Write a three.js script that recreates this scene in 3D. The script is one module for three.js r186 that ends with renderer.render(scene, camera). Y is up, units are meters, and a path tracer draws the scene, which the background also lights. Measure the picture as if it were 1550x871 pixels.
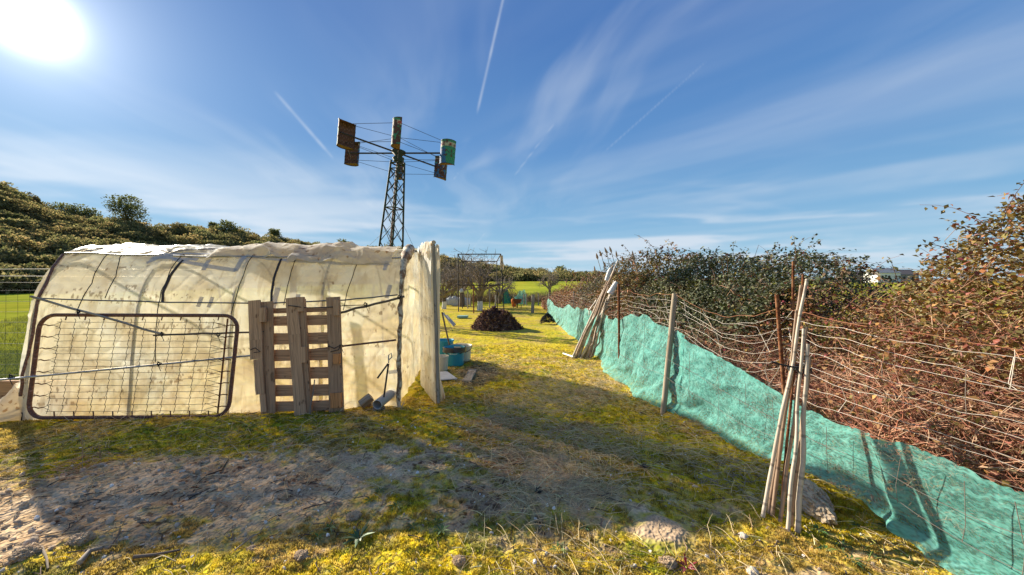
import * as THREE from 'three';
import { mergeGeometries } from 'three/addons/utils/BufferGeometryUtils.js';

// ------------------------------------------------------------------ camera, exposure, sun, sky
const EYE = 1.4, F = 560, CX = 775, CY = 435.5;          // eye height (m); photograph's focal length and centre in its pixels
const scene = new THREE.Scene();
const camera = new THREE.PerspectiveCamera(2 * Math.atan(435.5 / F) * 180 / Math.PI, 1550 / 871, 0.1, 3000);
camera.position.set(0, EYE, 0);
camera.lookAt(0, EYE, -10);
const renderer = new THREE.WebGLRenderer({ antialias: true });
renderer.toneMapping = THREE.LinearToneMapping;
const EXPOSURE = 2.25;
renderer.toneMappingExposure = EXPOSURE;
renderer.shadowMap.enabled = true;

const SUN = new THREE.Vector3(-730, 408, -560).normalize();
const sun = new THREE.DirectionalLight(new THREE.Color(1.0, 0.91, 0.75), 4.4);
sun.position.copy(SUN).multiplyScalar(60);
sun.castShadow = true;
sun.shadow.mapSize.set(4096, 4096);
Object.assign(sun.shadow.camera, { left: -22, right: 22, top: 18, bottom: -18, near: 1, far: 140 });
sun.shadow.radius = 1.5;
scene.add(sun); scene.add(sun.target);

// ------------------------------------------------------------------ random and noise
function rng(a) { return () => { a |= 0; a = a + 0x6D2B79F5 | 0; let t = Math.imul(a ^ a >>> 15, 1 | a); t = t + Math.imul(t ^ t >>> 7, 61 | t) ^ t; return ((t ^ t >>> 14) >>> 0) / 4294967296; }; }
const R = rng(77123);
const NT = new Float32Array(65536); { const r = rng(991); for (let i = 0; i < 65536; i++) NT[i] = r(); }
function vn(x, y) {                                       // value noise 0..1, period 256
  const xi = Math.floor(x), yi = Math.floor(y); let fx = x - xi, fy = y - yi;
  fx = fx * fx * (3 - 2 * fx); fy = fy * fy * (3 - 2 * fy);
  const x0 = xi & 255, x1 = (xi + 1) & 255, y0 = (yi & 255) << 8, y1 = ((yi + 1) & 255) << 8;
  const a = NT[y0 | x0], b = NT[y0 | x1], c = NT[y1 | x0], d = NT[y1 | x1];
  return a + (b - a) * fx + (c - a) * fy + (a - b - c + d) * fx * fy;
}
function fbm(x, y, o = 4) { let s = 0, a = 0.5, t = 0; for (let i = 0; i < o; i++) { s += a * vn(x, y); t += a; x = x * 2.03 + 17.3; y = y * 2.03 + 9.1; a *= 0.5; } return s / t; }
const cl = (x, a = 0, b = 1) => x < a ? a : x > b ? b : x;
const ss = (a, b, x) => { const t = cl((x - a) / (b - a)); return t * t * (3 - 2 * t); };
const lp = (a, b, t) => a + (b - a) * t;
const mix3 = (a, b, t) => [lp(a[0], b[0], t), lp(a[1], b[1], t), lp(a[2], b[2], t)];
function curve(pts, x) { if (x <= pts[0][0]) return pts[0][1]; for (let i = 1; i < pts.length; i++) if (x <= pts[i][0]) { const t = (x - pts[i - 1][0]) / (pts[i][0] - pts[i - 1][0]); return lp(pts[i - 1][1], pts[i][1], t); } return pts[pts.length - 1][1]; }
const lin = (c) => c.map(v => { v /= 255; return v <= 0.04045 ? v / 12.92 : ((v + 0.055) / 1.055) ** 2.4; });

// ------------------------------------------------------------------ sky: air, thin cirrus, contrails
{
  const W = 2048, H = 1024, data = new Float32Array(W * H * 4);
  const g = [[-90, [104, 98, 60]], [-2, [120, 130, 100]], [0, [186, 216, 232]], [4, [160, 202, 226]], [10, [122, 175, 216]], [20, [86, 142, 201]], [34, [54, 112, 182]], [55, [42, 96, 168]], [90, [38, 88, 156]]].map(([e, c]) => [e, lin(c)]);
  const V = (px, py) => { const y = Math.max(CY - py, 4); return [(px - CX) / y, F / y]; };       // the sky as a flat sheet overhead
  const trails = [[768, -30, 722, 172, 1.3, 0.55], [415, 138, 507, 243, 1.6, 0.42], [775, 271, 842, 183, 0.55, 0.42], [907, 237, 1075, 88, 0.5, 0.3], [686, 272, 694, 262, 0.5, 0.4], [716, 376, 735, 352, 0.7, 0.4]].map(([a, b, c, d, w, s]) => {
    const D = (px, py) => new THREE.Vector3(px - CX, CY - py, -F).normalize();
    const A = D(a, b), B = D(c, d); return { A, B, n: new THREE.Vector3().crossVectors(A, B).normalize(), w, s, L: A.angleTo(B) };
  });
  const dir = new THREE.Vector3();
  for (let j = 0; j < H; j++) for (let i = 0; i < W; i++) {
    const el = ((j + 0.5) / H - 0.5) * Math.PI, az = ((i + 0.5) / W - 0.5) * 2 * Math.PI;
    dir.set(Math.cos(el) * Math.cos(az), Math.sin(el), Math.cos(el) * Math.sin(az));
    const e = el * 180 / Math.PI;
    let k = 1; while (k < g.length - 1 && e > g[k][0]) k++;
    let c = mix3(g[k - 1][1], g[k][1], cl((e - g[k - 1][0]) / (g[k][0] - g[k - 1][0])));
    const gam = Math.acos(cl(dir.dot(SUN), -1, 1)) * 180 / Math.PI;
    if (e > -1) {
      const up = Math.max(dir.y, 0.012), px = dir.x / up, pz = -dir.z / up;
      const far = ss(0.01, 0.09, dir.y);
      // fine streaks along the wind, left of the tower and overhead
      const a1 = px + 0.17 * pz, b1 = pz - 0.17 * px;
      const w1 = fbm(a1 * 1.1 + 3, b1 * 0.6, 3);
      let s1 = fbm(a1 * 3.2 + w1 * 2.2, b1 * 0.75 + w1, 5);
      s1 = ss(0.36, 0.84, s1) * ss(0.28, 0.70, fbm(a1 * 0.75 + 11.7, b1 * 0.5 + 4.2, 3));
      // broader veil drawn out to the right
      const a2 = 0.70 * px + 0.71 * pz, b2 = 0.71 * px - 0.70 * pz;
      const w2 = fbm(a2 * 0.5 + 31, b2 * 0.2, 3);
      let s2 = fbm(a2 * 1.5 + w2 * 1.5 + 7, b2 * 0.24 + w2 * 0.5, 5);
      s2 = ss(0.28, 0.80, s2) * ss(0.24, 0.66, fbm(a2 * 0.42 + 2.2, b2 * 0.16 + 8, 3));
      let s3 = ss(0.38, 0.72, fbm(px * 0.34 + 40, pz * 0.8 + 3 + w2 * 1.4, 5)) * (1 - ss(0.10, 0.34, dir.y));   // flat streaks low down
      let cloud = cl(0.05 + 0.22 * s1 * (1 - 0.6 * ss(0.3, 1.4, px)) + 0.24 * s2 * ss(-1.0, 1.2, px) + 0.80 * s3 * far, 0, 0.8);
      for (const t of trails) {
        const dd = Math.abs(Math.asin(dir.dot(t.n))) * 180 / Math.PI; if (dd > 2) continue;
        const al = Math.atan2(t.n.dot(new THREE.Vector3().crossVectors(t.A, dir)), t.A.dot(dir)) / t.L;
        if (al < -0.05 || al > 1.05) continue;
        const wd = t.w * 0.12;
        cloud = Math.max(cloud, t.s * Math.exp(-dd * dd / (wd * wd)) * ss(-0.05, 0.1, al) * (1 - ss(0.9, 1.05, al)) * (0.6 + 0.5 * vn(al * 14, t.w * 9)));
      }
      c = mix3(c, [0.70, 0.77, 0.86], cloud);
      const glow = 2.6 * Math.exp(-((gam / 2.0) ** 2)) + 1.0 * Math.exp(-gam / 3.4), veil = 0.28 * Math.exp(-gam / 15);
      c = [c[0] + glow + veil * 0.80, c[1] + glow * 0.97 + veil * 0.92, c[2] + glow * 0.90 + veil];
    }
    const o = (j * W + i) * 4;
    data[o] = 1.03 * c[0] / EXPOSURE; data[o + 1] = 1.03 * c[1] / EXPOSURE; data[o + 2] = 1.03 * c[2] / EXPOSURE; data[o + 3] = 1;
  }
  const t = new THREE.DataTexture(data, W, H, THREE.RGBAFormat, THREE.FloatType);
  t.mapping = THREE.EquirectangularReflectionMapping; t.magFilter = THREE.LinearFilter; t.minFilter = THREE.LinearFilter; t.wrapS = THREE.RepeatWrapping; t.needsUpdate = true;
  scene.background = t; scene.environment = t;
}

// ------------------------------------------------------------------ helpers
const v3 = (x, y, z) => new THREE.Vector3(x, y, z);
const at = (px, py, d) => v3((px - CX) / F * d, EYE + (CY - py) / F * d, -d);      // the point a pixel shows, d metres ahead
const gd = (py) => EYE * F / (py - CY);                                            // how far ahead level ground shows at that row
const taken = {};
function numbered(n) { const k = taken[n] = (taken[n] ?? -1) + 1; return k ? `${n}_${String(k).padStart(3, '0')}` : n; }
function tag(o, label, category, group, kind) { if (label) o.userData.label = label; if (category) o.userData.category = category; if (group) o.userData.group = group; if (kind) o.userData.kind = kind; return o; }
function thing(name, label, category, p = [0, 0, 0], group) { const o = new THREE.Group(); o.name = numbered(name); o.position.set(p[0], p[1], p[2]); scene.add(o); return tag(o, label, category, group); }
function shade(o) { o.traverse(m => { if (m.isMesh) { m.castShadow = true; m.receiveShadow = true; } }); }

class G {                                                  // collects triangles; build() makes ONE mesh
  constructor() { this.p = []; this.n = []; this.t = []; this.c = []; this.i = []; this.col = [1, 1, 1]; this.v0 = 0; }
  vert(x, y, z, nx, ny, nz, u, v) { this.p.push(x, y, z); this.n.push(nx, ny, nz); this.t.push(u, v); this.c.push(this.col[0], this.col[1], this.col[2]); return this.p.length / 3 - 1; }
  tube(pts, rad, sides = 6, cap = true) {
    const r = typeof rad === 'function' ? rad : () => rad, N = pts.length;
    let T = v3(0, 0, 0), U = null, len = 0; const first = this.p.length / 3;
    for (let k = 0; k < N; k++) {
      const a = pts[Math.max(0, k - 1)], b = pts[Math.min(N - 1, k + 1)];
      T = v3(b.x - a.x, b.y - a.y, b.z - a.z).normalize();
      if (!U) U = Math.abs(T.y) < 0.9 ? v3(0, 1, 0) : v3(1, 0, 0);
      U = U.clone().addScaledVector(T, -U.dot(T)).normalize();
      const B = v3(0, 0, 0).crossVectors(T, U), rr = r(k / (N - 1));
      if (k) len += pts[k].distanceTo(pts[k - 1]);
      for (let s = 0; s <= sides; s++) {
        const q = s / sides * 2 * Math.PI, c = Math.cos(q), d = Math.sin(q);
        const nx = U.x * c + B.x * d, ny = U.y * c + B.y * d, nz = U.z * c + B.z * d;
        this.vert(pts[k].x + nx * rr, pts[k].y + ny * rr, pts[k].z + nz * rr, nx, ny, nz, s / sides * 6.28 * rr, len + this.v0);
      }
    }
    for (let k = 0; k < N - 1; k++) for (let s = 0; s < sides; s++) { const a = first + k * (sides + 1) + s, b = a + sides + 1; this.i.push(a, a + 1, b, a + 1, b + 1, b); }
    if (cap) for (const k of [0, N - 1]) {
      const d = k ? 1 : -1, a = pts[k], b = pts[k ? k - 1 : 1], m = v3(a.x - b.x, a.y - b.y, a.z - b.z).normalize(), base = first + k * (sides + 1);
      const ring = []; for (let s = 0; s < sides; s++) { const o = (base + s) * 3; ring.push(this.vert(this.p[o], this.p[o + 1], this.p[o + 2], m.x, m.y, m.z, 0, 0)); }
      for (let s = 1; s < sides - 1; s++) d > 0 ? this.i.push(ring[0], ring[s], ring[s + 1]) : this.i.push(ring[0], ring[s + 1], ring[s]);
    }
    return this;
  }
  rod(a, b, r, sides = 6, wob = 0, seg = 1) {
    const pts = []; for (let k = 0; k <= seg; k++) { const q = a.clone().lerp(b, k / seg); if (wob && k && k < seg) q.add(v3((R() - .5) * wob, (R() - .5) * wob, (R() - .5) * wob)); pts.push(q); }
    return this.tube(pts, r, sides);
  }
  plank(a, b, w, t, side, seg = 1, warp = 0, ch = 0.004) {   // a board from a to b, w along side, t along the third axis, edges chamfered
    const L = v3(0, 0, 0).subVectors(b, a), len = L.length(), T = L.clone().normalize(), S = side.clone().addScaledVector(T, -side.dot(T)).normalize(), N = v3(0, 0, 0).crossVectors(S, T);
    const hw = w / 2, ht = t / 2, c = Math.min(ch, hw * 0.5, ht * 0.5), u0 = R() * 3, v0 = R() * 5;
    const pr = [[-hw + c, -ht], [hw - c, -ht], [hw, -ht + c], [hw, ht - c], [hw - c, ht], [-hw + c, ht], [-hw, ht - c], [-hw, -ht + c]];
    const P = []; const wp = R() * 10;
    for (let k = 0; k <= seg; k++) {
      const f = k / seg, ctr = a.clone().addScaledVector(L, f), ww = 1 + warp * 2 * (vn(f * 3 + wp, 3.3) - .5), off = warp * 0.12 * (vn(f * 2 + wp, 7.7) - .5);
      P.push(pr.map(([x, y]) => ctr.clone().addScaledVector(S, x * ww + off).addScaledVector(N, y + off * .6)));
    }
    let acc = 0;
    for (let e = 0; e < 8; e++) {
      const e2 = (e + 1) % 8, dx = pr[e2][0] - pr[e][0], dy = pr[e2][1] - pr[e][1], l = Math.hypot(dx, dy), nn = S.clone().multiplyScalar(dy / l).addScaledVector(N, -dx / l);
      const f0 = this.p.length / 3;
      for (let k = 0; k <= seg; k++) for (const [q, uu] of [[e, acc], [e2, acc + l]]) { const o = P[k][q]; this.vert(o.x, o.y, o.z, nn.x, nn.y, nn.z, u0 + uu, v0 + len * k / seg); }
      for (let k = 0; k < seg; k++) { const q = f0 + k * 2; this.i.push(q, q + 2, q + 1, q + 1, q + 2, q + 3); }
      acc += l;
    }
    for (const k of [0, seg]) { const m = T.clone().multiplyScalar(k ? 1 : -1), f0 = this.p.length / 3; P[k].forEach((o, q) => this.vert(o.x, o.y, o.z, m.x, m.y, m.z, u0 + pr[q][0], v0 + pr[q][1] * .2)); for (let q = 1; q < 7; q++) k ? this.i.push(f0, f0 + q + 1, f0 + q) : this.i.push(f0, f0 + q, f0 + q + 1); }
    return this;
  }
  leaf(p, d, up, len, w, fold = 0.25) {                     // a folded leaf: base, two sides, tip
    const s = v3(0, 0, 0).crossVectors(d, up).normalize(), n = v3(0, 0, 0).crossVectors(s, d).normalize();
    const P = [p, p.clone().addScaledVector(d, len * .5).addScaledVector(s, w / 2).addScaledVector(n, w * fold), p.clone().addScaledVector(d, len).addScaledVector(n, -len * .12), p.clone().addScaledVector(d, len * .5).addScaledVector(s, -w / 2).addScaledVector(n, w * fold)];
    const f0 = this.p.length / 3; P.forEach((q, k) => this.vert(q.x, q.y, q.z, n.x, n.y, n.z, k === 1 ? 1 : 0, k / 3));
    this.i.push(f0, f0 + 1, f0 + 2, f0, f0 + 2, f0 + 3); return this;
  }
  sheet(nu, nv, fn, uv) {                                   // fn(u,v) -> Vector3, u,v in 0..1; smooth normals; uv(u,v)->[s,t]
    const f0 = this.p.length / 3, P = [];
    for (let j = 0; j <= nv; j++) for (let i = 0; i <= nu; i++) { const q = fn(i / nu, j / nv), s = uv ? uv(i / nu, j / nv) : [i / nu, j / nv]; P.push(q); this.vert(q.x, q.y, q.z, 0, 1, 0, s[0], s[1]); }
    const W = nu + 1, A = v3(0, 0, 0), B = v3(0, 0, 0);
    for (let j = 0; j <= nv; j++) for (let i = 0; i <= nu; i++) {
      A.subVectors(P[j * W + Math.min(nu, i + 1)], P[j * W + Math.max(0, i - 1)]); B.subVectors(P[Math.min(nv, j + 1) * W + i], P[Math.max(0, j - 1) * W + i]);
      const n = v3(0, 0, 0).crossVectors(A, B).normalize(), o = (f0 + j * W + i) * 3; this.n[o] = n.x; this.n[o + 1] = n.y; this.n[o + 2] = n.z;
    }
    for (let j = 0; j < nv; j++) for (let i = 0; i < nu; i++) { const a = f0 + j * W + i; this.i.push(a, a + 1, a + W, a + 1, a + W + 1, a + W); }
    return this;
  }
  geo() {
    const g = new THREE.BufferGeometry();
    g.setAttribute('position', new THREE.Float32BufferAttribute(this.p, 3)); g.setAttribute('normal', new THREE.Float32BufferAttribute(this.n, 3));
    g.setAttribute('uv', new THREE.Float32BufferAttribute(this.t, 2)); g.setAttribute('color', new THREE.Float32BufferAttribute(this.c, 3)); g.setIndex(this.i); return g;
  }
  build(name, m, parent = scene) {
    const o = new THREE.Mesh(this.geo(), m); o.name = parent === scene ? numbered(name) : name; o.castShadow = o.receiveShadow = true;
    if (parent !== scene) { const w = v3(0, 0, 0); let q = parent; while (q && q !== scene) { w.add(q.position); q = q.parent; } o.geometry.translate(-w.x, -w.y, -w.z); }   // children are drawn in world metres, groups only shifted
    parent.add(o); return o;
  }
}

// ------------------------------------------------------------------ textures and materials
function tex(w, h, fn, srgb = true, rep) {
  const d = new Uint8Array(w * h * 4), e = v => { v = cl(v); return 255 * (srgb ? (v <= 0.0031308 ? v * 12.92 : 1.055 * v ** (1 / 2.4) - 0.055) : v); };
  for (let j = 0; j < h; j++) for (let i = 0; i < w; i++) { const c = fn(i / w, j / h), o = (j * w + i) * 4; if (typeof c === 'number') d[o] = d[o + 1] = d[o + 2] = e(c); else { d[o] = e(c[0]); d[o + 1] = e(c[1]); d[o + 2] = e(c[2]); } d[o + 3] = 255; }
  const t = new THREE.DataTexture(d, w, h); if (srgb) t.colorSpace = THREE.SRGBColorSpace; t.magFilter = THREE.LinearFilter; t.minFilter = THREE.LinearMipmapLinearFilter; t.generateMipmaps = true; t.wrapS = t.wrapT = THREE.RepeatWrapping; if (rep) t.repeat.set(rep[0], rep[1]); t.needsUpdate = true; return t;
}
const std = (o) => new THREE.MeshPhysicalMaterial({ roughness: 0.85, specularIntensity: (o.roughness ?? .85) > .82 ? .25 : 1, ...o });
const phy = (o) => new THREE.MeshPhysicalMaterial({ roughness: 0.85, ...o });
const rgb = (r, g, b) => new THREE.Color().setRGB(r, g, b);
const tone = (base, amp, fx, fy) => (u, v) => { const n = fbm(u * fx, v * fy, 5), m = fbm(u * fx * .2 + 9, v * fy * .2 + 4, 3); const k = 1 + amp * (n - .5) * 2 + amp * (m - .5); return base.map(c => c * k); };
const woodTex = (base, dark, seed) => tex(256, 512, (u, v) => {        // grain along v, knots and grey weathering
  const w = fbm(u * 5 + seed, v * 5, 3), g = fbm(u * 60 + w * 5 + seed, v * 4, 4), k = ss(.72, .86, fbm(u * 7 + seed * 3, v * 11, 3)), cr = ss(.68, .76, vn(u * 46 + w * 3, v * 3 + seed));
  let c = mix3(base, dark, cl(g * 1.1 - .15)); c = mix3(c, dark.map(x => x * .5), k * .7 + cr * .4); return c;
}, true, [3, 1]);
const WOOD = {
  pallet: std({ map: woodTex([.68, .43, .26], [.34, .19, .105], 3.1), color: rgb(1, 1, 1), roughness: .9 }),
  palletDark: std({ map: woodTex([.55, .34, .205], [.25, .145, .085], 8.7), roughness: .9 }),
  post: std({ map: woodTex([.46, .38, .28], [.24, .18, .12], 5.5), roughness: .85 }),
  pole: std({ map: woodTex([.22, .17, .13], [.08, .06, .05], 12.2), roughness: .9 }),
  grey: std({ map: woodTex([.44, .38, .31], [.20, .165, .135], 21), roughness: .9 }),
};
const rustTex = (a, b, c) => tex(256, 256, (u, v) => { const n = fbm(u * 14, v * 14, 5), m = fbm(u * 4 + 7, v * 4, 3); return mix3(mix3(a, b, ss(.35, .65, n)), c, ss(.52, .7, m)); }, true, [6, 6]);
const RUST = std({ map: rustTex([.22, .10, .065], [.13, .065, .05], [.28, .17, .145]), roughness: .8, metalness: .25 });
const RUSTY = std({ map: rustTex([.24, .09, .035], [.12, .045, .025], [.30, .14, .07]), roughness: .85, metalness: .15 });
const IRON = std({ color: rgb(.055, .045, .042), roughness: .65, metalness: .5 });
const WIRE = std({ color: rgb(.62, .55, .47), roughness: .5, metalness: .35 });
const WIRED = std({ color: rgb(.09, .085, .075), roughness: .6, metalness: .4 });
const CORD = std({ color: rgb(.02, .02, .022), roughness: .8 });
const STEEL = std({ map: tex(128, 128, tone([.34, .35, .38], .35, 20, 20), true, [3, 3]), roughness: .45, metalness: .6 });
const TAPE = phy({ map: tex(128, 128, tone([.60, .55, .48], .2, 14, 30), true, [4, 4]), roughness: .75, transmission: .35, thickness: 0 });
const STONE = std({ map: tex(256, 256, tone([.42, .37, .31], .5, 24, 24), true, [3, 3]), roughness: .95 });
// ------------------------------------------------------------------ the ground
const fenceX = (d) => curve([[-1, 2.75], [0.9, 2.42], [1.66, 2.21], [2.2, 2.07], [2.76, 2.05], [3.34, 1.93], [4.25, 1.77], [5.5, 1.67], [7, 1.72], [10, 1.75], [13, 1.76], [20, 1.8], [30, 1.9]], d);
const rise = (d) => cl(d - 28, 0, 170) * 0.028;
function gh(x, z) {
  const d = -z, near = 1 - ss(7, 18, d);
  let h = rise(d) + 0.05 * (fbm(x * .45 + 5, z * .45, 2) - .5) * (1 - ss(30, 60, d));
  if (near > 0) {
    h += near * (0.035 * (fbm(x * 2.1, z * 2.1, 3) - .5) + 0.030 * (fbm(x * 7 + 3, z * 7, 3) - .5) + 0.016 * (vn(x * 22, z * 22) - .5) + .008 * (vn(x * 46, z * 46) - .5));
    const clod = ss(-2.1, -3.2, x) * (1 - ss(2.6, 3.4, d));                        // rough dug soil beside the tunnel's end
    h += clod * (.055 * (fbm(x * 5 + 20, z * 5, 4) - .5) + .03 * Math.abs(fbm(x * 11, z * 11, 3) - .5));
    const m = Math.hypot((x - .865) / .17, (d - 2.12) / .15); h += .022 * Math.max(0, 1 - m * m) * (.5 + 1.0 * fbm(x * 17, z * 17, 3));   // heap of loose sand
    h += .04 * Math.exp(-(((d - 3.55 - .1 * (x + 5)) / .22) ** 2)) * ss(-5.3, -4.8, x) * (1 - ss(-1.4, -1.1, x));                        // moss ridge along the tunnel
    h += .05 * ss(.25, 0, Math.abs(x - fenceX(d) - .05));
  }
  return h;
}
const Y = (x, z) => gh(x, z);
const gp = (px, py) => { const d = gd(py), x = (px - CX) / F * d; return v3(x, gh(x, -d), -d); };
const SAND = [.76, .55, .335], SOIL = [.60, .41, .235], DARKSOIL = [.25, .16, .095], MOSSY = [.60, .47, .03], MOSSG = [.34, .345, .03], MOSSB = [.45, .315, .075], STRAWC = [.55, .43, .22];
function mossAt(x, d) {                                     // 0 bare soil .. 1 moss
  const n = fbm(x * 1.3 + 4, d * 1.3 + 8, 4), f = fbm(x * 6 + 1, d * 6 + 2, 4);
  const bare = Math.exp(-(((x + 1.9) / 1.25) ** 2) - (((d - 2.65 - .12 * (x + 1.9)) / .52) ** 2)) + 1.1 * Math.exp(-(((x + 3.1) / 1.1) ** 2) - (((d - 2.05) / .62) ** 2)) + .5 * Math.exp(-(((x - .2) / .5) ** 2) - (((d - 2.9) / .5) ** 2));
  const g2 = fbm(x * 19 + 8, d * 19, 3); return ss(.34, .60, n * .42 + f * .38 + g2 * .26 + .13 - bare * .39 - .16 * Math.exp(-(((x - .15) / 1.1) ** 2) - (((d - 2.75) / .75) ** 2)));
}
function groundColor(x, d) {
  const f2 = fbm(x * 9 + 31, d * 9 + 7, 4), f3 = fbm(x * 34, d * 34 + 3, 3), n0 = fbm(x * .8 + 13, d * .8, 3), f4 = vn(x * 90, d * 90);
  const m = mossAt(x, d);
  let soil = mix3(SOIL, SAND, ss(.35, .65, f2)); soil = mix3(soil, DARKSOIL, ss(.50, .68, fbm(x * 4 + 60, d * 4, 4)) * .6 + ss(.56, .72, f3) * .7);
  let moss = mix3(MOSSY, MOSSG, ss(.48, .66, n0 * .45 + f2 * .55 + (d > 3.2 && d < 4.2 && x < -1.4 ? .14 : 0)));
  moss = mix3(moss, MOSSB, ss(.5, .64, fbm(x * 2.6 + 90, d * 2.6, 4)) * .8);
  moss = mix3(moss, DARKSOIL, ss(.60, .76, f3) * .5);
  let c = mix3(soil, moss, m * (.75 + .25 * ss(.3, .5, f3)));
  const st = ss(.52, .66, fbm(x * 1.8 + 40, d * 1.5 + 77, 4)) * (.3 + .7 * ss(-.6, 0, x) * ss(1.8, 2.4, d) * (1 - ss(5, 9, d) * .6));
  c = mix3(c, STRAWC, st * .55 * ss(.4, .6, vn(x * 60, d * 25) * .6 + f3 * .4));
  const sd = Math.hypot((x - .865) / .17, (d - 2.12) / .15); c = mix3(c, [.56, .40, .25], 1 - ss(.6, 1.1, sd + 1.3 * (f2 - .5)));
  if (d > 4.6 && d < 9) { const pth = Math.exp(-(((x + .55) / .35) ** 2) - (((d - 6) / .9) ** 2)); c = mix3(c, [.26, .19, .13], ss(.3, .6, pth + (f2 - .5) * .6) * .8); }
  if (x < -4.9) { const gr = ss(4.3, 4.8, d) * ss(-5.2, -5.6, x); c = mix3(c, mix3([.22, .31, .035], [.34, .40, .06], f2), gr); }
  const f5 = vn(x * 150 + 9, d * 150), k = (.66 + .36 * f4 + .34 * f5 + .2 * (f3 - .5)) * (f5 > .80 && f4 > .45 ? .42 : f5 < .08 ? 1.5 : 1); return c.map(v => v * k);
}
{
  const X0 = -9, X1 = 4.2, dOf = (v) => -1.6 + .6 * Math.pow(56, v);
  const NX = 500, NZ = 540, g = new G();
  g.sheet(NX, NZ, (u, v) => { const x = lp(X0, X1, u), d = dOf(v); const edge = Math.max(ss(.985, 1, u), ss(.015, 0, u), ss(.97, 1, v), ss(.015, 0, v)); return v3(x, gh(x, -d) - edge * .4, -d); });
  const T = 2048, col = tex(T, T, (u, v) => groundColor(lp(X0, X1, u), dOf(v)));
  const bmp = tex(T, T, (u, v) => { const x = lp(X0, X1, u), d = dOf(v); return .5 * fbm(x * 30, d * 30, 3) + .5 * vn(x * 110, d * 110); }, false);
  for (const t of [col, bmp]) { t.wrapS = t.wrapT = THREE.ClampToEdgeWrapping; }
  const yard = g.build('ground', std({ map: col, bumpMap: bmp, bumpScale: .019, roughness: 1, specularIntensity: 0 }));
  tag(yard, 'mossy earth of the garden yard with sandy patches', 'ground', null, 'structure');
  // the land beyond
  const f = new G(), ax = (t) => Math.sign(t) * (Math.abs(t) ** 3 * 900 + Math.abs(t) * 30);
  f.sheet(220, 220, (u, v) => {
    const x = ax(u * 2 - 1), z = -ax(v * 2.2 - 1) + 0, d = -z; const inn = ss(-9.6, -8.4, x) * (1 - ss(3.6, 4.6, x)) * ss(-1.8, -.9, d) * (1 - ss(30, 32.5, d));
    const under = (x > -9 && x < 4.2 && d > -1 && d < 32) ? .16 : 0;
    return v3(x, gh(x, z) - Math.max(under, inn * .16) - .02, z);
  }, (u, v) => [ax(u * 2 - 1) / 30, ax(v * 2.2 - 1) / 30]);
  const ft = tex(512, 512, (u, v) => { const a = fbm(u * 64, v * 64, 4), b = fbm(u * 10 + 5, v * 10, 3), r = vn(u * 5, v * 90); return mix3([.20, .255, .022], [.42, .42, .055], cl(a * .9 + b * .8 + r * .25 - .5)); });
  for (let k = 0; k < f.p.length; k += 3) { const x = f.p[k], z = f.p[k + 2], n = fbm(x * .03 + 7, z * .05, 4), m = fbm(x * .25, z * .02 + 3, 3), q = .62 + .75 * n; f.c[k] = q * (.8 + .6 * m); f.c[k + 1] = q * (.95 + .15 * m); f.c[k + 2] = q; }
  tag(f.build('field', std({ vertexColors: true, map: ft, roughness: 1, specularIntensity: 0 })), 'green sown field spreading beyond the garden', 'field', null, 'structure');
}

// ------------------------------------------------------------------ hillside and far ridge
const SKYLINE = [[-700, 150], [-300, 215], [0, 290], [30, 305], [75, 328], [110, 336], [150, 341], [230, 352], [280, 350], [330, 357], [380, 363], [430, 371], [500, 377], [590, 388], [680, 402], [760, 413], [830, 423], [890, 427], [960, 429], [1100, 431], [1700, 432]];
const hillFar = (px) => curve([[-700, 90], [0, 105], [200, 115], [400, 150], [600, 200], [800, 250], [1000, 300], [1700, 420]], px);
const hillNear = (px) => curve([[-700, 42], [0, 48], [200, 56], [400, 80], [600, 130], [700, 170], [800, 196], [1000, 250], [1700, 390]], px);
function hillPoint(px, t) {                                 // t 0 foot .. 1 ridge, >1 falls away behind
  const d0 = hillNear(px), d1 = hillFar(px), tt = Math.min(t, 1), d = lp(d0, d1, t), top = EYE + (CY - curve(SKYLINE, px)) / F * d1, base = rise(d0) - .3;
  const x = (px - CX) / F * lp(d0, d1, t);
  const s = .35 * tt + .65 * tt * tt * (3 - 2 * tt); let h = lp(base, top, s) + (t < .98 ? 1 : .3) * 2.2 * (fbm(x * .05 + 3, d * .05, 3) - .5) * Math.sin(Math.PI * tt);
  if (t > 1) h = top - (t - 1) * (top - base) * 1.5; return v3(x, h, -d);
}
{
  const g = new G(); g.sheet(240, 40, (u, v) => hillPoint(lp(-700, 1700, u), v * 1.3), (u, v) => [u * 60, v * 10]);
  const t = tex(256, 256, (u, v) => mix3([.18, .15, .06], [.32, .26, .13], fbm(u * 20, v * 20, 5)));
  tag(g.build('hill', std({ map: t, roughness: 1 })), 'scrub covered hillside rising behind the field', 'hill', null, 'structure');
}
// clumps of small leaves: one shrub's crown, shared by the hillside's scrub
function crownGeo(seed, n, leaf, squash, tones) {
  const g = new G(), r = rng(seed), lobes = [];
  for (let k = 0; k < 9; k++) { const a = r() * 6.28, q = .62 * Math.sqrt(r()); lobes.push([Math.cos(a) * q, (.25 + .6 * r()) * squash, Math.sin(a) * q, .26 + .22 * r()]); }
  for (let k = 0; k < n; k++) {
    const L = lobes[Math.floor(r() * lobes.length)], d = v3(r() - .5, r() - .42, r() - .5).normalize(), q = Math.cbrt(.35 + .65 * r()) * L[3];
    const p = v3(L[0] + d.x * q, Math.max(.02, L[1] + d.y * q * .85), L[2] + d.z * q), c = tones[Math.floor(r() * tones.length)], m = .75 + .5 * r();
    g.col = c.map(x => x * m);
    const dd = d.clone().add(v3(r() - .5, r() - .2, r() - .5)).normalize(); g.leaf(p, dd, v3(r() - .5, r(), r() - .5).normalize(), leaf * (.7 + .6 * r()), leaf * (.6 + .4 * r()), .2);
  }
  return g.geo();
}
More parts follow.
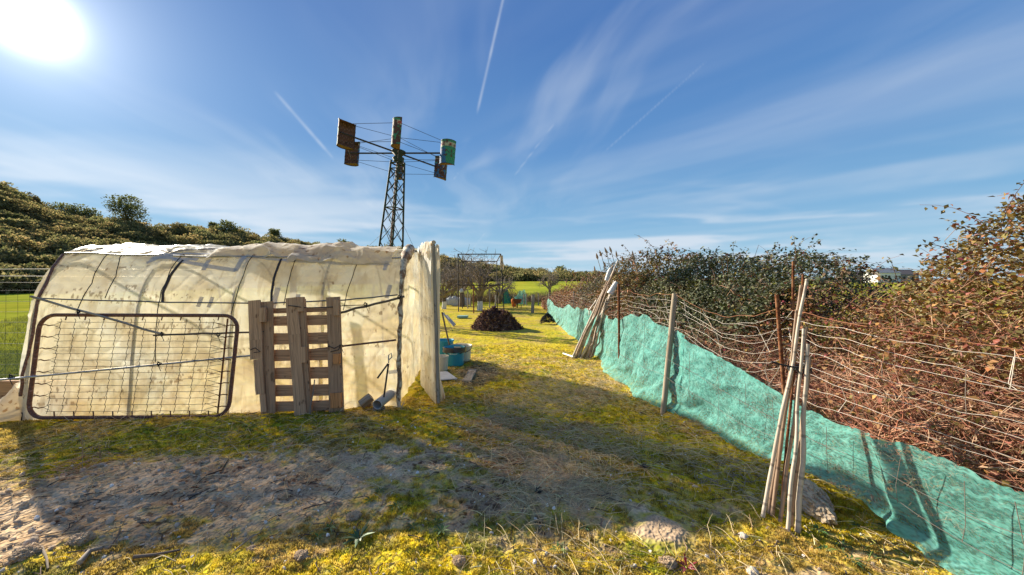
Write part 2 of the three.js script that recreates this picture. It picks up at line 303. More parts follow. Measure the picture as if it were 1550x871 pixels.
const LEAF = phy({ vertexColors: true, roughness: .8, side: THREE.DoubleSide, transmission: .25, thickness: 0 });
const SCRUB = phy({ vertexColors: true, roughness: .95, side: THREE.DoubleSide, specularIntensity: .1 }), CROWN = phy({ vertexColors: true, roughness: 1, side: THREE.DoubleSide, specularIntensity: .1, transmission: .42, thickness: 0 });
{
  const tones = [[.26, .26, .11], [.20, .215, .09], [.34, .31, .145], [.15, .17, .07], [.32, .28, .135]];
  const geos = [crownGeo(5, 520, .14, .8, tones), crownGeo(6, 520, .14, .95, tones), crownGeo(7, 520, .13, .7, tones)];
  const r = rng(31), list = [[], [], []];
  const put = (px, t, size) => { const p = hillPoint(px, t); list[Math.floor(r() * 3)].push([p, size * (.7 + .7 * r()), r() * 6.28, r()]); };
  for (let k = 0; k < 1500; k++) { const px = -260 + 900 * Math.pow(r(), 1.15), t = Math.pow(r(), .8) * 1.02; put(px, t, 2.2 + 1.0 * r()); }
  for (let k = 0; k < 260; k++) put(-200 + 300 * r(), .02 + .1 * r(), 2.9);
  for (let k = 0; k < 900; k++) { const px = 560 + 420 * r(), t = .05 + r() * .98; put(px, t, 4.2 + 1.5 * r()); }
  for (let k = 0; k < 260; k++) { const px = 960 + 560 * r(), t = .2 + r() * .8; put(px, t, 4.4); }
  const M = new THREE.Matrix4(), q = new THREE.Quaternion();
  list.forEach((L, gi) => {
    const im = new THREE.InstancedMesh(geos[gi], CROWN, L.length); im.name = numbered('hillside_scrub');
    L.forEach(([p, s, a, k], i) => { q.setFromAxisAngle(v3(0, 1, 0), a); im.setMatrixAt(i, M.compose(v3(p.x, p.y - .15 * s, p.z), q, v3(s, s * (.55 + .6 * k), s * (.75 + .5 * ((k * 5.1) % 1))))); const b = .6 + .75 * ((k * 7.3) % 1); im.setColorAt(i, rgb(b * (1 + .25 * ((k * 3.7) % 1)), b, b * .9)); });
    im.castShadow = im.receiveShadow = true; scene.add(im); tag(im, 'dense evergreen scrub covering the hillside', 'scrub', null, 'stuff');
  });
}
// single trees that stand out on the hill
function branchOut(g, p, dir, len, r, lev, rnd, o) {
  const pts = [p.clone()], d = dir.clone(), n = lev > 1 ? 5 : 3; let q = p.clone();
  for (let k = 0; k < n; k++) { d.add(v3((rnd() - .5) * o.wig, (rnd() - .5) * o.wig + o.lift, (rnd() - .5) * o.wig)).normalize(); q = q.clone().addScaledVector(d, len / n); pts.push(q); }
  g.tube(pts, t => r * (1 - t * .45), lev > 2 ? 7 : lev > 1 ? 5 : 3, false);
  if (o.tips && lev <= 1) o.tips.push(...pts.slice(1));
  if (lev <= 0) return;
  const kids = o.kids[lev] ?? 3;
  for (let k = 0; k < kids; k++) {
    const t = o.from + (1 - o.from) * (k + rnd()) / kids, i = Math.min(n - 1, Math.floor(t * n)), b = pts[i].clone().lerp(pts[i + 1], t * n - i), ax = v3(rnd() - .5, rnd() - .5, rnd() - .5).cross(d).normalize();
    const nd = d.clone().applyAxisAngle(ax, o.ang * (.6 + .7 * rnd())); branchOut(g, b, nd, len * (o.shr[0] + o.shr[1] * rnd()), Math.max(r * (1 - t * .45) * .62, o.min), lev - 1, rnd, o);
  }
}
const BARK = std({ map: tex(128, 256, tone([.13, .10, .075], .6, 26, 12), true, [3, 2]), roughness: .95 });
const BARKL = std({ map: tex(128, 256, tone([.24, .19, .145], .6, 26, 12), true, [3, 2]), roughness: .95 });
function leafyTree(name, label, p, height, spread, trunkH, seed, tones, n, leaf, group) {
  const t = thing(name, label, 'tree', [p.x, p.y, p.z], group), r = rng(seed), g = new G(), o = { wig: .3, lift: .08, kids: [0, 3, 4, 5], from: .35, ang: .9, shr: [.5, .2], min: .02, tips: [] };
  branchOut(g, p.clone().add(v3(0, -.3, 0)), v3(.05, 1, 0).normalize(), height * .62, height * .035, 3, r, o); g.build('trunk', BARK, t);
  const c = new G(), lob = []; for (let k = 0; k < 16; k++) { const a = r() * 6.28, q = Math.sqrt(r()), y = r(); lob.push(v3(p.x + Math.cos(a) * q * spread * .5 * (1 - .35 * y), p.y + trunkH + (height - trunkH) * y * .85, p.z + Math.sin(a) * q * spread * .5 * (1 - .35 * y))); }
  for (let k = 0; k < n; k++) { const L = lob[Math.floor(r() * 16)], d = v3(r() - .5, r() - .45, r() - .5).normalize(), q = Math.cbrt(r()) * spread * .24; const m = .7 + .6 * r(); c.col = tones[Math.floor(r() * tones.length)].map(x => x * m); c.leaf(L.clone().addScaledVector(d, q), d.clone().add(v3(r() - .5, r() - .3, r() - .5)).normalize(), v3(r() - .5, 1, r() - .5).normalize(), leaf * (.7 + .6 * r()), leaf * .6); }
  c.build('crown', CROWN, t); return t;
}
{
  const dark = [[.14, .16, .055], [.18, .20, .065], [.22, .22, .07]];
  const hp = (px, t) => hillPoint(px, t);
  const sz = (p, pix) => pix * -p.z / F;
  let p = hp(191, .93); leafyTree('pine_tree', 'tall round headed pine on the hill above the tunnel', p, sz(p, 46), sz(p, 46), sz(p, 16), 11, [[.18, .195, .06], [.14, .155, .05]], 1700, .62);
  p = hp(103, .97); leafyTree('oak_tree', 'broad dark evergreen oak on the hillside crest', p, sz(p, 22), sz(p, 46), sz(p, 1), 12, dark, 1600, .6);
  p = hp(133, .98); leafyTree('oak_tree', 'small pointed evergreen oak next to the broad oak', p, sz(p, 19), sz(p, 28), sz(p, 1), 13, dark, 900, .55);
  p = hp(340, .9); leafyTree('oak_tree', 'dark rounded evergreen above the tunnel roof', p, sz(p, 20), sz(p, 32), sz(p, 1), 14, dark, 1000, .8);
  p = hp(323, 1.0); leafyTree('pine_tree', 'small pine tip on the ridge above the tunnel', p, sz(p, 18), sz(p, 12), sz(p, 5), 15, dark, 500, .7);
  p = hp(416, 1.0); leafyTree('pine_tree', 'narrow dark pine low on the ridge near the tower', p, sz(p, 20), sz(p, 16), sz(p, 4), 16, dark, 600, .8);
  p = hp(518, 1.0); leafyTree('oak_tree', 'twin tufts of trees on the ridge near the tower legs', p, sz(p, 14), sz(p, 18), sz(p, 2), 17, dark, 500, 1);
  p = hp(847, .92); leafyTree('oak_tree', 'lone round evergreen oak above the far green field', p, sz(p, 20), sz(p, 20), sz(p, 2), 18, dark, 900, 1.1);
  p = hp(833, .95); leafyTree('oak_tree', 'tiny tree beside the lone round oak', p, sz(p, 10), sz(p, 8), sz(p, 1), 19, dark, 300, 1);
  for (let k = 0; k < 7; k++) { p = hp(876 + k * 9, .9); leafyTree('poplar_tree', 'upright tree of the far belt behind the hedge', p, sz(p, 15), sz(p, 13), sz(p, 1), 30 + k, [[.08, .085, .03], [.10, .095, .035]], 360, 1.2, 'far tree belt'); }
}
// houses on the far plain
{
  const mk = (px, py, d, w, h, dp, wallC, roofC, label) => {
    const c = at(px, py, d); const y0 = rise(d) - .2, t = thing('farm_house', label, 'house', [c.x, y0, c.z]);
    const wall = std({ map: tex(64, 64, tone(wallC, .15, 9, 9)), roughness: .9 }), roof = std({ color: rgb(...roofC), roughness: .9 });
    const g = new G(); g.plank(v3(c.x - w / 2, y0 + h / 2, c.z), v3(c.x + w / 2, y0 + h / 2, c.z), h, dp, v3(0, 1, 0)); g.build('wall', wall, t);
    for (const s of [1, -1]) { const r = new G(); r.plank(v3(c.x - w / 2 - .3, y0 + h + .75, c.z + s * dp * .26), v3(c.x + w / 2 + .3, y0 + h + .75, c.z + s * dp * .26), dp * .64, .16, v3(0, -.62, s).normalize()); r.build('roof', roof, t); }
    for (let k = 0; k < 3; k++) { const x = c.x - w * .3 + k * w * .3, q = new G(); q.plank(v3(x, y0 + h * .35, c.z + dp / 2 + .02), v3(x, y0 + h * .7, c.z + dp / 2 + .02), .9, .08, v3(1, 0, 0)); q.build(k === 1 ? 'door' : 'window', IRON, t); }
  };
  mk(1335, 431, 150, 9, 4.2, 6, [.75, .74, .70], [.5, .45, .4], 'small white house on the far plain beyond the brambles');
  mk(1356, 431, 156, 12, 3.6, 7, [.34, .30, .27], [.30, .22, .18], 'long grey shed next to the white house');
  mk(1296, 431, 170, 12, 3.2, 7, [.36, .31, .26], [.33, .22, .17], 'low brown farm building on the far plain');
}
// ------------------------------------------------------------------ polytunnel
const TA = v3(.9934, 0, -.1147), TB = v3(-.1147, 0, -.9934), T0 = v3(-5.2, 0, -3.9), TL = 3.92, TW = 3.3;
const PROF = [[-.015, -.03], [.01, .3], [.03, .6], [.06, .95], [.10, 1.2], [.17, 1.42], [.29, 1.62], [.44, 1.77], [.66, 1.88], [.95, 1.94], [1.5, 2.0], [2.2, 1.97], [2.7, 1.84], [3.0, 1.62], [3.15, 1.3], [3.25, .7], [3.3, 0]];
const PL = [0]; for (let k = 1; k < PROF.length; k++) PL.push(PL[k - 1] + Math.hypot(PROF[k][0] - PROF[k - 1][0], PROF[k][1] - PROF[k - 1][1]));
function prof(s) { let k = 1; while (k < PL.length - 1 && s > PL[k]) k++; const t = (s - PL[k - 1]) / (PL[k] - PL[k - 1]), P = i => PROF[cl(i, 0, PROF.length - 1)]; const a = P(k - 2), b = P(k - 1), c = P(k), d = P(k + 1), h = (i) => .5 * (2 * b[i] + (c[i] - a[i]) * t + (2 * a[i] - 5 * b[i] + 4 * c[i] - d[i]) * t * t + (3 * b[i] - a[i] - 3 * c[i] + d[i]) * t * t * t); return [h(0), h(1)]; }
const tl = (u, v, h) => v3(T0.x + TA.x * u + TB.x * v, h, T0.z + TA.z * u + TB.z * v);
const HOOPS = [.02, 1.02, 2.0, 2.98, 3.9], S_SH = PL[7], S_TOP = PL[9], S_END = PL[PL.length - 1];
function film(u, s, off = 0) {
  const [v, h] = prof(s), [v2, h2] = prof(s + .01), n = [-(h2 - h), v2 - v], l = Math.hypot(...n) || 1;   // outward: toward -v on the front, up on top
  let sag = 0; for (let k = 0; k < 4; k++) if (u > HOOPS[k] && u <= HOOPS[k + 1]) sag = Math.sin(Math.PI * (u - HOOPS[k]) / (HOOPS[k + 1] - HOOPS[k]));
  const low = ss(.9, .1, s), wr = .018 * (fbm(u * 2.3 + s * 1.2 + 5, s * 1.6 - u * .7, 3) - .5) + .020 * (fbm((u + s * .8) * 7, (s - u * .6) * 1.8 + 9, 3) - .5) + .012 * (fbm((u - s * .5) * 3 + 40, (s + u * .5) * 11, 3) - .5) + low * .05 * (fbm(u * 3.5 + 3, s * 2 + 1, 3) - .45) + .013 * Math.pow(1 - Math.abs(2 * fbm(u * 1.9 + s * 1.7 + 12, s * .9 - u * .8 + 6, 3) - 1), 6) + .008 * Math.pow(1 - Math.abs(2 * fbm(u * 4.5 - s * 3 + 2, s * 1.6 + u + 16, 2) - 1), 8);
  const top = ss(PL[6], PL[8], s) * (1 - ss(PL[11], PL[13], s)), crump = top * (.04 * (fbm(u * 1.3 + 2, s * 2, 2) - .45) + .004 * Math.abs(fbm(u * 5, s * 6 + 4, 2) - .5) * 2);
  const w = -.022 * sag * ss(.2, .8, s) + wr * 1.2 + crump + off;
  return tl(u, v + n[0] / l * w, h + n[1] / l * w);
}
const proj = (p) => [CX + p.x / -p.z * F, CY - (p.y - EYE) / -p.z * F];
function onFilm(px, py) { let best = 1e9, bu = 0, bs = 0; for (let a = 0; a <= 60; a++) for (let b = 0; b <= 44; b++) { const u = TL * a / 60, s = S_TOP * b / 44, q = proj(film(u, s)), e = (q[0] - px) ** 2 + (q[1] - py) ** 2; if (e < best) { best = e; bu = u; bs = s; } } let st = .05; for (let it = 0; it < 26; it++) { let moved = false; for (const [du, ds] of [[st, 0], [-st, 0], [0, st], [0, -st]]) { const u = cl(bu + du, 0, TL), s = cl(bs + ds, 0, S_TOP), q = proj(film(u, s)), e = (q[0] - px) ** 2 + (q[1] - py) ** 2; if (e < best) { best = e; bu = u; bs = s; moved = true; } } if (!moved) st *= .6; } return [bu, bs]; }
function filmPath(list, n, off) { const us = list.map(([x, y]) => onFilm(x, y)), out = []; for (let k = 0; k < us.length - 1; k++) for (let i = 0; i < n; i++) { const t = i / n; out.push(film(lp(us[k][0], us[k + 1][0], t), lp(us[k][1], us[k + 1][1], t), off)); } out.push(film(us[us.length - 1][0], us[us.length - 1][1], off)); return out; }

const FILM_C = [.97, .90, .74];
const filmTex = tex(1024, 512, (a, b) => {                  // aged film: milky, soil splashed up from below, mildew specks
  const u = a * TL, s = b * S_END, n = fbm(u * 3, s * 3, 5), m = fbm(u * 12 + 4, s * 12, 4), st = fbm(u * 26, s * 5 + 2, 4);
  let c = mix3(FILM_C, [.98, .96, .88], ss(.35, .7, n));
  const splash = ss(.44, .72, fbm(u * 3.4 + 30, s * 4.2, 6) * .5 + m * .5) * (1 - ss(.55, 1.15, s)) * ss(.2, .5, u) * (1 - ss(1.8, 2.3, u));
  c = mix3(c, [.54, .41, .25], splash * .6);
  const dirt = ss(.50, .72, fbm(u * 5 + 70, s * 3.5, 6)); c = mix3(c, [.68, .56, .38], dirt * .5);
  const mil = ss(.62, .70, fbm(u * 34 + 8, s * 26 + 3, 5)) * ss(.54, .66, fbm(u * 1.3, s * 7 + 33, 3)); c = mix3(c, [.22, .15, .09], mil * .7);
  c = mix3(c, [.60, .50, .36], ss(.62, .72, st) * .35);
  return c;
});
filmTex.wrapS = filmTex.wrapT = THREE.ClampToEdgeWrapping;
const FILM = phy({ map: filmTex, roughness: .75, transmission: .74, thickness: 0, side: THREE.DoubleSide, specularIntensity: .6 });
const FILMROOF = phy({ map: filmTex, roughness: .38, transmission: .9, specularIntensity: .5, thickness: 0, side: THREE.DoubleSide });
const FILMNEW = phy({ map: tex(256, 256, (u, v) => { const n = fbm(u * 12, v * 12, 5), s = ss(.66, .76, fbm(u * 18 + 5, v * 9, 4)); return mix3([.80, .71, .55], [.42, .27, .14], s * .8 + .5 * (n - .4)); }, true, [1, 1]), roughness: .9, specularIntensity: .4, transmission: .62, thickness: 0, side: THREE.DoubleSide });
{
  const t = thing('polytunnel', 'low polytunnel of patched cream plastic film beside the yard', 'greenhouse', [T0.x, 0, T0.z]);
  let g = new G(); g.sheet(260, 120, (a, b) => film(a * TL, b * S_SH), (a, b) => [a, b * S_SH / S_END]); g.build('front_film', FILM, t);
  g = new G(); g.sheet(220, 70, (a, b) => film(a * TL, lp(S_SH, PL[11], b), .004), (a, b) => [a, lp(S_SH, PL[11], b) / S_END]); g.build('roof_film', FILMROOF, t);
  g = new G(); g.sheet(60, 20, (a, b) => film(a * TL, lp(PL[11], S_END, b)), (a, b) => [a, lp(PL[11], S_END, b) / S_END]); g.build('rear_film', FILMROOF, t);
  // ends: left closed, right one with the doorway towards the back
  const endFilm = (u, v0, v1, seed, bulge) => { const q = new G(); q.sheet(40, 50, (a, b) => { const v = lp(v0, v1, a), top = (() => { let s = 0; for (let k = 0; k < 200; k++) { const p = prof(S_END * k / 200); if (p[0] >= v && k > 0) return p[1]; } return 0; })(); const h = b * Math.max(top, .05); const w = bulge * (.05 * (fbm(v * 4 + seed, h * 2.2, 3) - .5) + .03 * (fbm(v * 12 + h * 3, h * 3 + seed, 3) - .5)); return tl(u + w, v, h); }, (a, b) => [a * .45 + seed * .1, b * .4]); return q; };
  endFilm(.02, .02, 3.28, 1, 1).build('end_film', FILMROOF, t);
  endFilm(3.9, .02, 3.28, 4, 1.8).build('end_film', FILM, t);
  // hoops
  HOOPS.forEach((u, k) => { const q = new G(), pts = []; for (let i = 0; i <= 40; i++) { const s = S_END * i / 40, [v, h] = prof(s); pts.push(tl(u, v, h).add(v3(0, 0, 0).subVectors(tl(u, v, h), tl(u, 1.65, .9)).setLength(-.03))); } q.tube(pts, .014, 7); q.build('hoop', std({ color: rgb(.045, .032, .026), roughness: .6, metalness: .4 }), t); });
  for (const [L] of [[[[277, 395], [262, 412], [252, 432], [246, 458]]], [[[426, 393], [418, 412], [413, 432], [411, 458]]]]) { const q = new G(); q.tube(filmPath(L, 6, .006), .013, 7); q.build('exposed_hoop', std({ color: rgb(.06, .042, .034), roughness: .6, metalness: .3 }), t); }
  { const q = new G(); q.tube(filmPath([[97, 386], [72, 430], [57, 470], [44, 540], [33, 600]], 6, .004).map(p => p.add(v3(-.012, 0, 0))), .014, 7); q.build('exposed_hoop', std({ map: RUST.map, roughness: .7 }), t); }
  // rail, with the pipes that pin the film
  g = new G(); { const pts = filmPath([[57, 452], [240, 458], [400, 460], [520, 455], [602, 447]], 8, .012); g.tube(pts, .008, 6); } g.build('side_rail', std({ color: rgb(.10, .115, .13), roughness: .6 }), t);
  g = new G(); g.tube(Array.from({ length: 14 }, (_, k) => film(TL * k / 13, S_SH + .02, .012)), .010, 6); g.build('shoulder_rail', std({ color: rgb(.30, .29, .28), roughness: .5, metalness: .4 }), t);
  // tapes
  const TAPEP = phy({ color: rgb(.80, .76, .70), roughness: .6, transmission: .4, thickness: 0 });
  const strip = (a, b, w, tn) => { const A = onFilm(...a), B = onFilm(...b), du = B[0] - A[0], ds = B[1] - A[1], l = Math.hypot(du, ds), n = Math.max(3, Math.ceil(l * 14)), q = new G(), j = R() * 9; q.sheet(n, 2, (x, y) => film(A[0] + du * x - ds / l * w * (y - .5), A[1] + ds * x + du / l * w * (y - .5), .006 + .003 * vn(x * 6 + j, y * 3)), (x, y) => [x * l, y * w]); q.build('tape', tn ?? TAPE, t); };
  for (const [a, b, w] of [[[222, 399], [262, 387], .06], [[228, 392], [300, 394], .055], [[262, 393], [358, 410], .055], [[308, 410], [320, 391], .05], [[356, 412], [372, 388], .06], [[240, 386], [330, 384], .05], [[372, 388], [480, 397], .05], [[480, 397], [590, 401], .05], [[582, 410], [586, 398], .045],
    [[413, 470], [421, 436], .06], [[449, 465], [452, 446], .05], [[300, 465], [306, 450], .045], [[316, 466], [322, 450], .045], [[585, 452], [591, 432], .05]]) strip(a, b, w);
  strip([588, 564], [602, 562], .045, TAPEP);
  // cords thrown over the film
  for (const L of [[[163, 386], [140, 430], [118, 470]], [[278, 386], [255, 420], [241, 460], [236, 548]], [[385, 386], [366, 425], [350, 476]], [[450, 390], [438, 425], [430, 462]], [[540, 402], [530, 430], [520, 470]], [[184, 388], [176, 420], [160, 452]]]) { const q = new G(); q.tube(filmPath(L, 7, .011), .0045, 5); q.build('cord', CORD, t); }
  // rolled, stained film lashed along the right-hand hoop
  g = new G(); { const pts = []; for (let k = 0; k <= 60; k++) { const s = S_TOP * .96 * k / 60, [v, h] = prof(s); pts.push(tl(3.9 + .02 * (vn(k * .4, 2) - .5), v - .02 + .03 * (vn(k * .5, 8) - .5), h + .01)); } g.tube(pts, x => (.016 + .05 * ss(.55, .95, x)) * (.6 + .9 * vn(x * 26, 5)) + .008, 10); } g.build('rolled_film', phy({ map: tex(128, 256, (u, v) => mix3([.62, .52, .36], [.22, .13, .07], ss(.4, .64, fbm(u * 6, v * 20, 5))), true, [4, 1]), roughness: .8 }), t);
  // loose crumpled sheets thrown over the ridge
  const loose = (u0, u1, s0, s1, amp, seed, off) => { const q = new G(); q.sheet(120, 50, (a, b) => { const u = lp(u0, u1, a) + .1 * (fbm(b * 4 + seed, 3, 3) - .5), s = lp(s0, s1, b) + .12 * (fbm(a * 7 + seed, 1, 3) - .5); const e = Math.sin(Math.PI * cl(a)) ** .4; const r = 1 - Math.abs(2 * fbm(a * 3 + b * 1.2 + seed, b * 1.6 + seed, 2) - 1), r2 = 1 - Math.abs(2 * fbm(a * 9 + seed, b * 6 + a * 4, 2) - 1); return film(u, s, off + amp * e * (1.0 * r * r + .10 * r2 - .5)); }, (a, b) => [a * (u1 - u0), b * 1.1]); return q; };
  loose(1.55, 3.0, S_SH - .02, S_TOP + .3, .11, 3, .02).build('loose_sheet', FILMNEW, t);
  loose(2.5, 3.75, S_SH - .13, S_TOP + .1, .09, 11, .035).build('loose_sheet', FILMNEW, t);
  // bunched foot of the film at the left end
  g = new G(); g.sheet(26, 24, (a, b) => { const th = a * 6.283, h = b * .36, r = (.055 + .12 * (1 - b) ** 1.5) * (.65 + .7 * fbm(a * 5 + b * 2, b * 5 + 3, 3)); const c = tl(-.05 - .1 * (1 - b), .02 + .08 * b, 0); return v3(c.x + Math.cos(th) * r * 1.1, h + .02 * vn(a * 9, b * 8), c.z + Math.sin(th) * r); }); g.build('bunched_film', FILMNEW, t);
  // open door leaf
  const db = at(663, 611, 4.40), dt = at(656, 371, 4.42), fb = at(640, 583, 5.35), ftp = at(637, 378, 5.4); db.y = .03; fb.y = .05;
  const door = new THREE.Group(); door.name = 'door'; t.add(door);
  g = new G(); g.plank(db, dt, .035, .045, v3(1, 0, 0), 6, .1); g.build('stile', WOOD.grey, door);
  g = new G(); g.plank(fb, ftp, .03, .035, v3(1, 0, 0), 6, .1); g.build('stile', WOOD.pole, door);
  for (const f of [.04, .5, .96]) { g = new G(); g.plank(db.clone().lerp(dt, f), fb.clone().lerp(ftp, f), .035, .025, v3(0, 1, 0)); g.build('door_rail', WOOD.grey, door); }
  g = new G(); g.sheet(40, 70, (a, b) => { const p = fb.clone().lerp(db, a * 1.04).lerp(ftp.clone().lerp(dt, a * 1.04), b * 1.0); p.x += -.035 - .05 * (fbm(a * 4 + 2, b * 4, 4) - .5) - .03 * Math.sin(Math.PI * a) * (.4 + fbm(b * 3, 4, 2)) - .02 * Math.abs(fbm(a * 9 + b * 2, b * 9, 3) - .5); p.y += b > .93 ? (b - .93) / .07 * .13 * (fbm(a * 11, 3, 3) - .35) : b < .06 ? .04 * (vn(a * 7, 2) - .5) : 0; return p; }, (a, b) => [.3 + a * .2, .1 + b * .5]); g.build('door_film', FILM, door);
  g = new G(); g.sheet(24, 70, (a, b) => { const p = fb.clone().lerp(db, 1.0 - a * .55).lerp(ftp.clone().lerp(dt, 1.0 - a * .55), b); p.x += .03 + Math.sin(Math.PI * Math.min(1, a * 1.4)) * (.035 + .09 * fbm(b * 3.2 + 6, 1, 3) * ss(.25, .75, b) + .06 * ss(.16, 0, b)); p.y += .01; return p; }, (a, b) => [.7 + a * .2, .1 + b * .5]); g.build('door_film', FILMNEW, door);
  g = new G(); { const pts = []; for (let k = 0; k <= 16; k++) { const q = dt.clone().lerp(ftp, k / 16 * .8 - .02); q.y += .01 + .03 * vn(k * .8, 4); pts.push(q); } g.tube(pts, x => .008 + .022 * vn(x * 14, 7), 8); } g.build('rolled_film', phy({ color: rgb(.55, .42, .27), roughness: .8 }), door);
  for (let k = 0; k < 5; k++) { g = new G(); const a0 = .02 + k * .15, p0 = dt.clone().lerp(ftp, a0); g.sheet(5, 6, (a, b) => { const q = p0.clone().lerp(ftp, a * .14); q.y += .02 - b * (.10 + .12 * vn(k * 3, 1)) + .05 * vn(a * 4 + k, 2); q.x += -.07 - .03 * b + .03 * vn(a * 5 + k, b * 4); return q; }); g.build('torn_film', FILMNEW, door); }
}

// poles and pipes lashed across the tunnel's side
const pole = (name, label, a, b, r, m, wob = .01, grp) => { const t = thing(name, label, 'pole', [a.x, a.y, a.z], grp); const g = new G(); g.rod(a, b, r, 8, wob, 7); g.build('shaft', m, t); return t; };
const tie = (t, p, r = .02) => { const g = new G(), pts = []; for (let k = 0; k <= 14; k++) pts.push(v3(p.x + Math.cos(k * 1.6) * r, p.y + (k % 3 - 1) * .006 + Math.sin(k * 1.6) * r, p.z + .012 * Math.sin(k * 2.7))); g.tube(pts, .004, 4); g.tube([p, p.clone().add(v3(.02, -.03, .02)), p.clone().add(v3(.035, -.075, .015))], .003, 4); g.build('tie', CORD, t); };
{
  let t = pole('wooden_pole', 'long weathered pole slanting from the tunnel end behind the bed base', at(46, 449, 3.82), at(245, 506, 3.93), .012, WOOD.grey, .008); tie(t, at(245, 506, 3.92)); tie(t, at(118, 472, 3.85));
  t = pole('wooden_stick', 'thin brown stick tied level behind the bed base top', at(232, 508, 3.93), at(400, 502, 4.06), .010, WOOD.pole, .012); tie(t, at(330, 507, 4.0));
  t = pole('metal_pipe', 'grey metal pipe lashed low across the tunnel side', at(-6, 576, 3.72), at(385, 538, 4.03), .011, STEEL, 0); tie(t, at(16, 571, 3.74), .024); tie(t, at(240, 551, 3.88));
  t = pole('wooden_stick', 'crooked stick slanting up from the pallet to the tunnel corner', at(508, 475, 4.16), at(612, 449, 4.26), .013, WOOD.pole, .014); tie(t, at(553, 461, 4.17)); tie(t, at(604, 450, 4.24));
  t = pole('metal_bar', 'short dark bar sticking out beside the pallet', at(470, 530, 4.16), at(599, 515, 4.27), .011, RUST, .003); tie(t, at(516, 524, 4.17));
}

// ------------------------------------------------------------------ rusty bed base
{
  const bl = at(41, 633, 3.82), br = at(345, 631, 3.92), tr = at(361, 478, 3.99), tl_ = at(61, 477, 3.90);
  const P = (x, y) => bl.clone().lerp(br, x).lerp(tl_.clone().lerp(tr, x), y);
  const t = thing('bed_base', 'rusty tubular bed base with wire mesh leaning on the tunnel', 'bed base', [bl.x, 0, bl.z]);
  const pts = [], rc = .075, asp = 1.9, corner = (cx, cy, a0) => { for (let k = 0; k <= 6; k++) { const a = a0 + k / 6 * Math.PI / 2; pts.push(P(cx + Math.cos(a) * rc, cy + Math.sin(a) * rc * asp)); } };
  corner(1 - rc, 1 - rc * asp, 0); corner(rc, 1 - rc * asp, Math.PI / 2); corner(rc, rc * asp, Math.PI); corner(1 - rc, rc * asp, Math.PI * 1.5); pts.push(pts[0].clone(), pts[1].clone());
  let g = new G(); g.tube(pts, .019, 10, false); g.build('frame', RUST, t);
  g = new G(); g.rod(P(.945, .03), P(.945, .97), .009, 6); g.build('tension_bar', RUSTY, t);
  const VX = 12, x0 = .105, x1 = .935;
  for (let k = 0; k < VX; k++) { const x = lp(x0, x1 - .06, k / (VX - 1)); g = new G(); const p = []; for (let i = 0; i <= 44; i++) { const q = P(x - .012 * (1 - i / 44), lp(.04, .965, i / 44)); q.x += (i % 2 ? .003 : -.003); q.z += (i % 4 < 2 ? .004 : -.004); p.push(q); } g.tube(p, .003, 4, false); g.build('link_chain', WIRED, t); }
  for (let k = 0; k < 15; k++) { const y = lp(.06, .93, k / 14), p = [P(x0 - .02, y)]; g = new G(); for (let i = 0; i <= 24; i++) { const q = P(lp(x0, x1 - .06, i / 24), y + .002 * Math.sin(i * 1.9 + k)); q.z += .004; p.push(q); } p.push(P(x1, y + (k % 2 ? .02 : -.02))); g.tube(p, .0026, 4, false); g.build('cross_wire', WIRED, t); }
  for (let k = 0; k < 8; k++) for (const s of [0, 1]) { const y = lp(.1, .9, k / 7); g = new G(); const a = P(s ? .985 : .018, y), b = P(s ? .93 : .07, y); g.tube([a, a.clone().lerp(b, .35).add(v3(0, .006, .012)), a.clone().lerp(b, .7).add(v3(0, -.005, .012)), b], .006, 5); g.build('hook', RUSTY, t);
    g = new G(); for (const dy of [-.03, .03]) g.rod(b, P(s ? x1 - .06 : x0, y + dy), .0024, 4); g.build('spreader_wire', WIRED, t); }
  for (let k = 0; k < 9; k++) for (const s of [0, 1]) { const x = lp(.13, .9, k / 8); g = new G(); g.rod(P(x, s ? .995 : .012), P(x - .004, s ? .95 : .06), .006, 5); g.build('hook', RUST, t); }
}

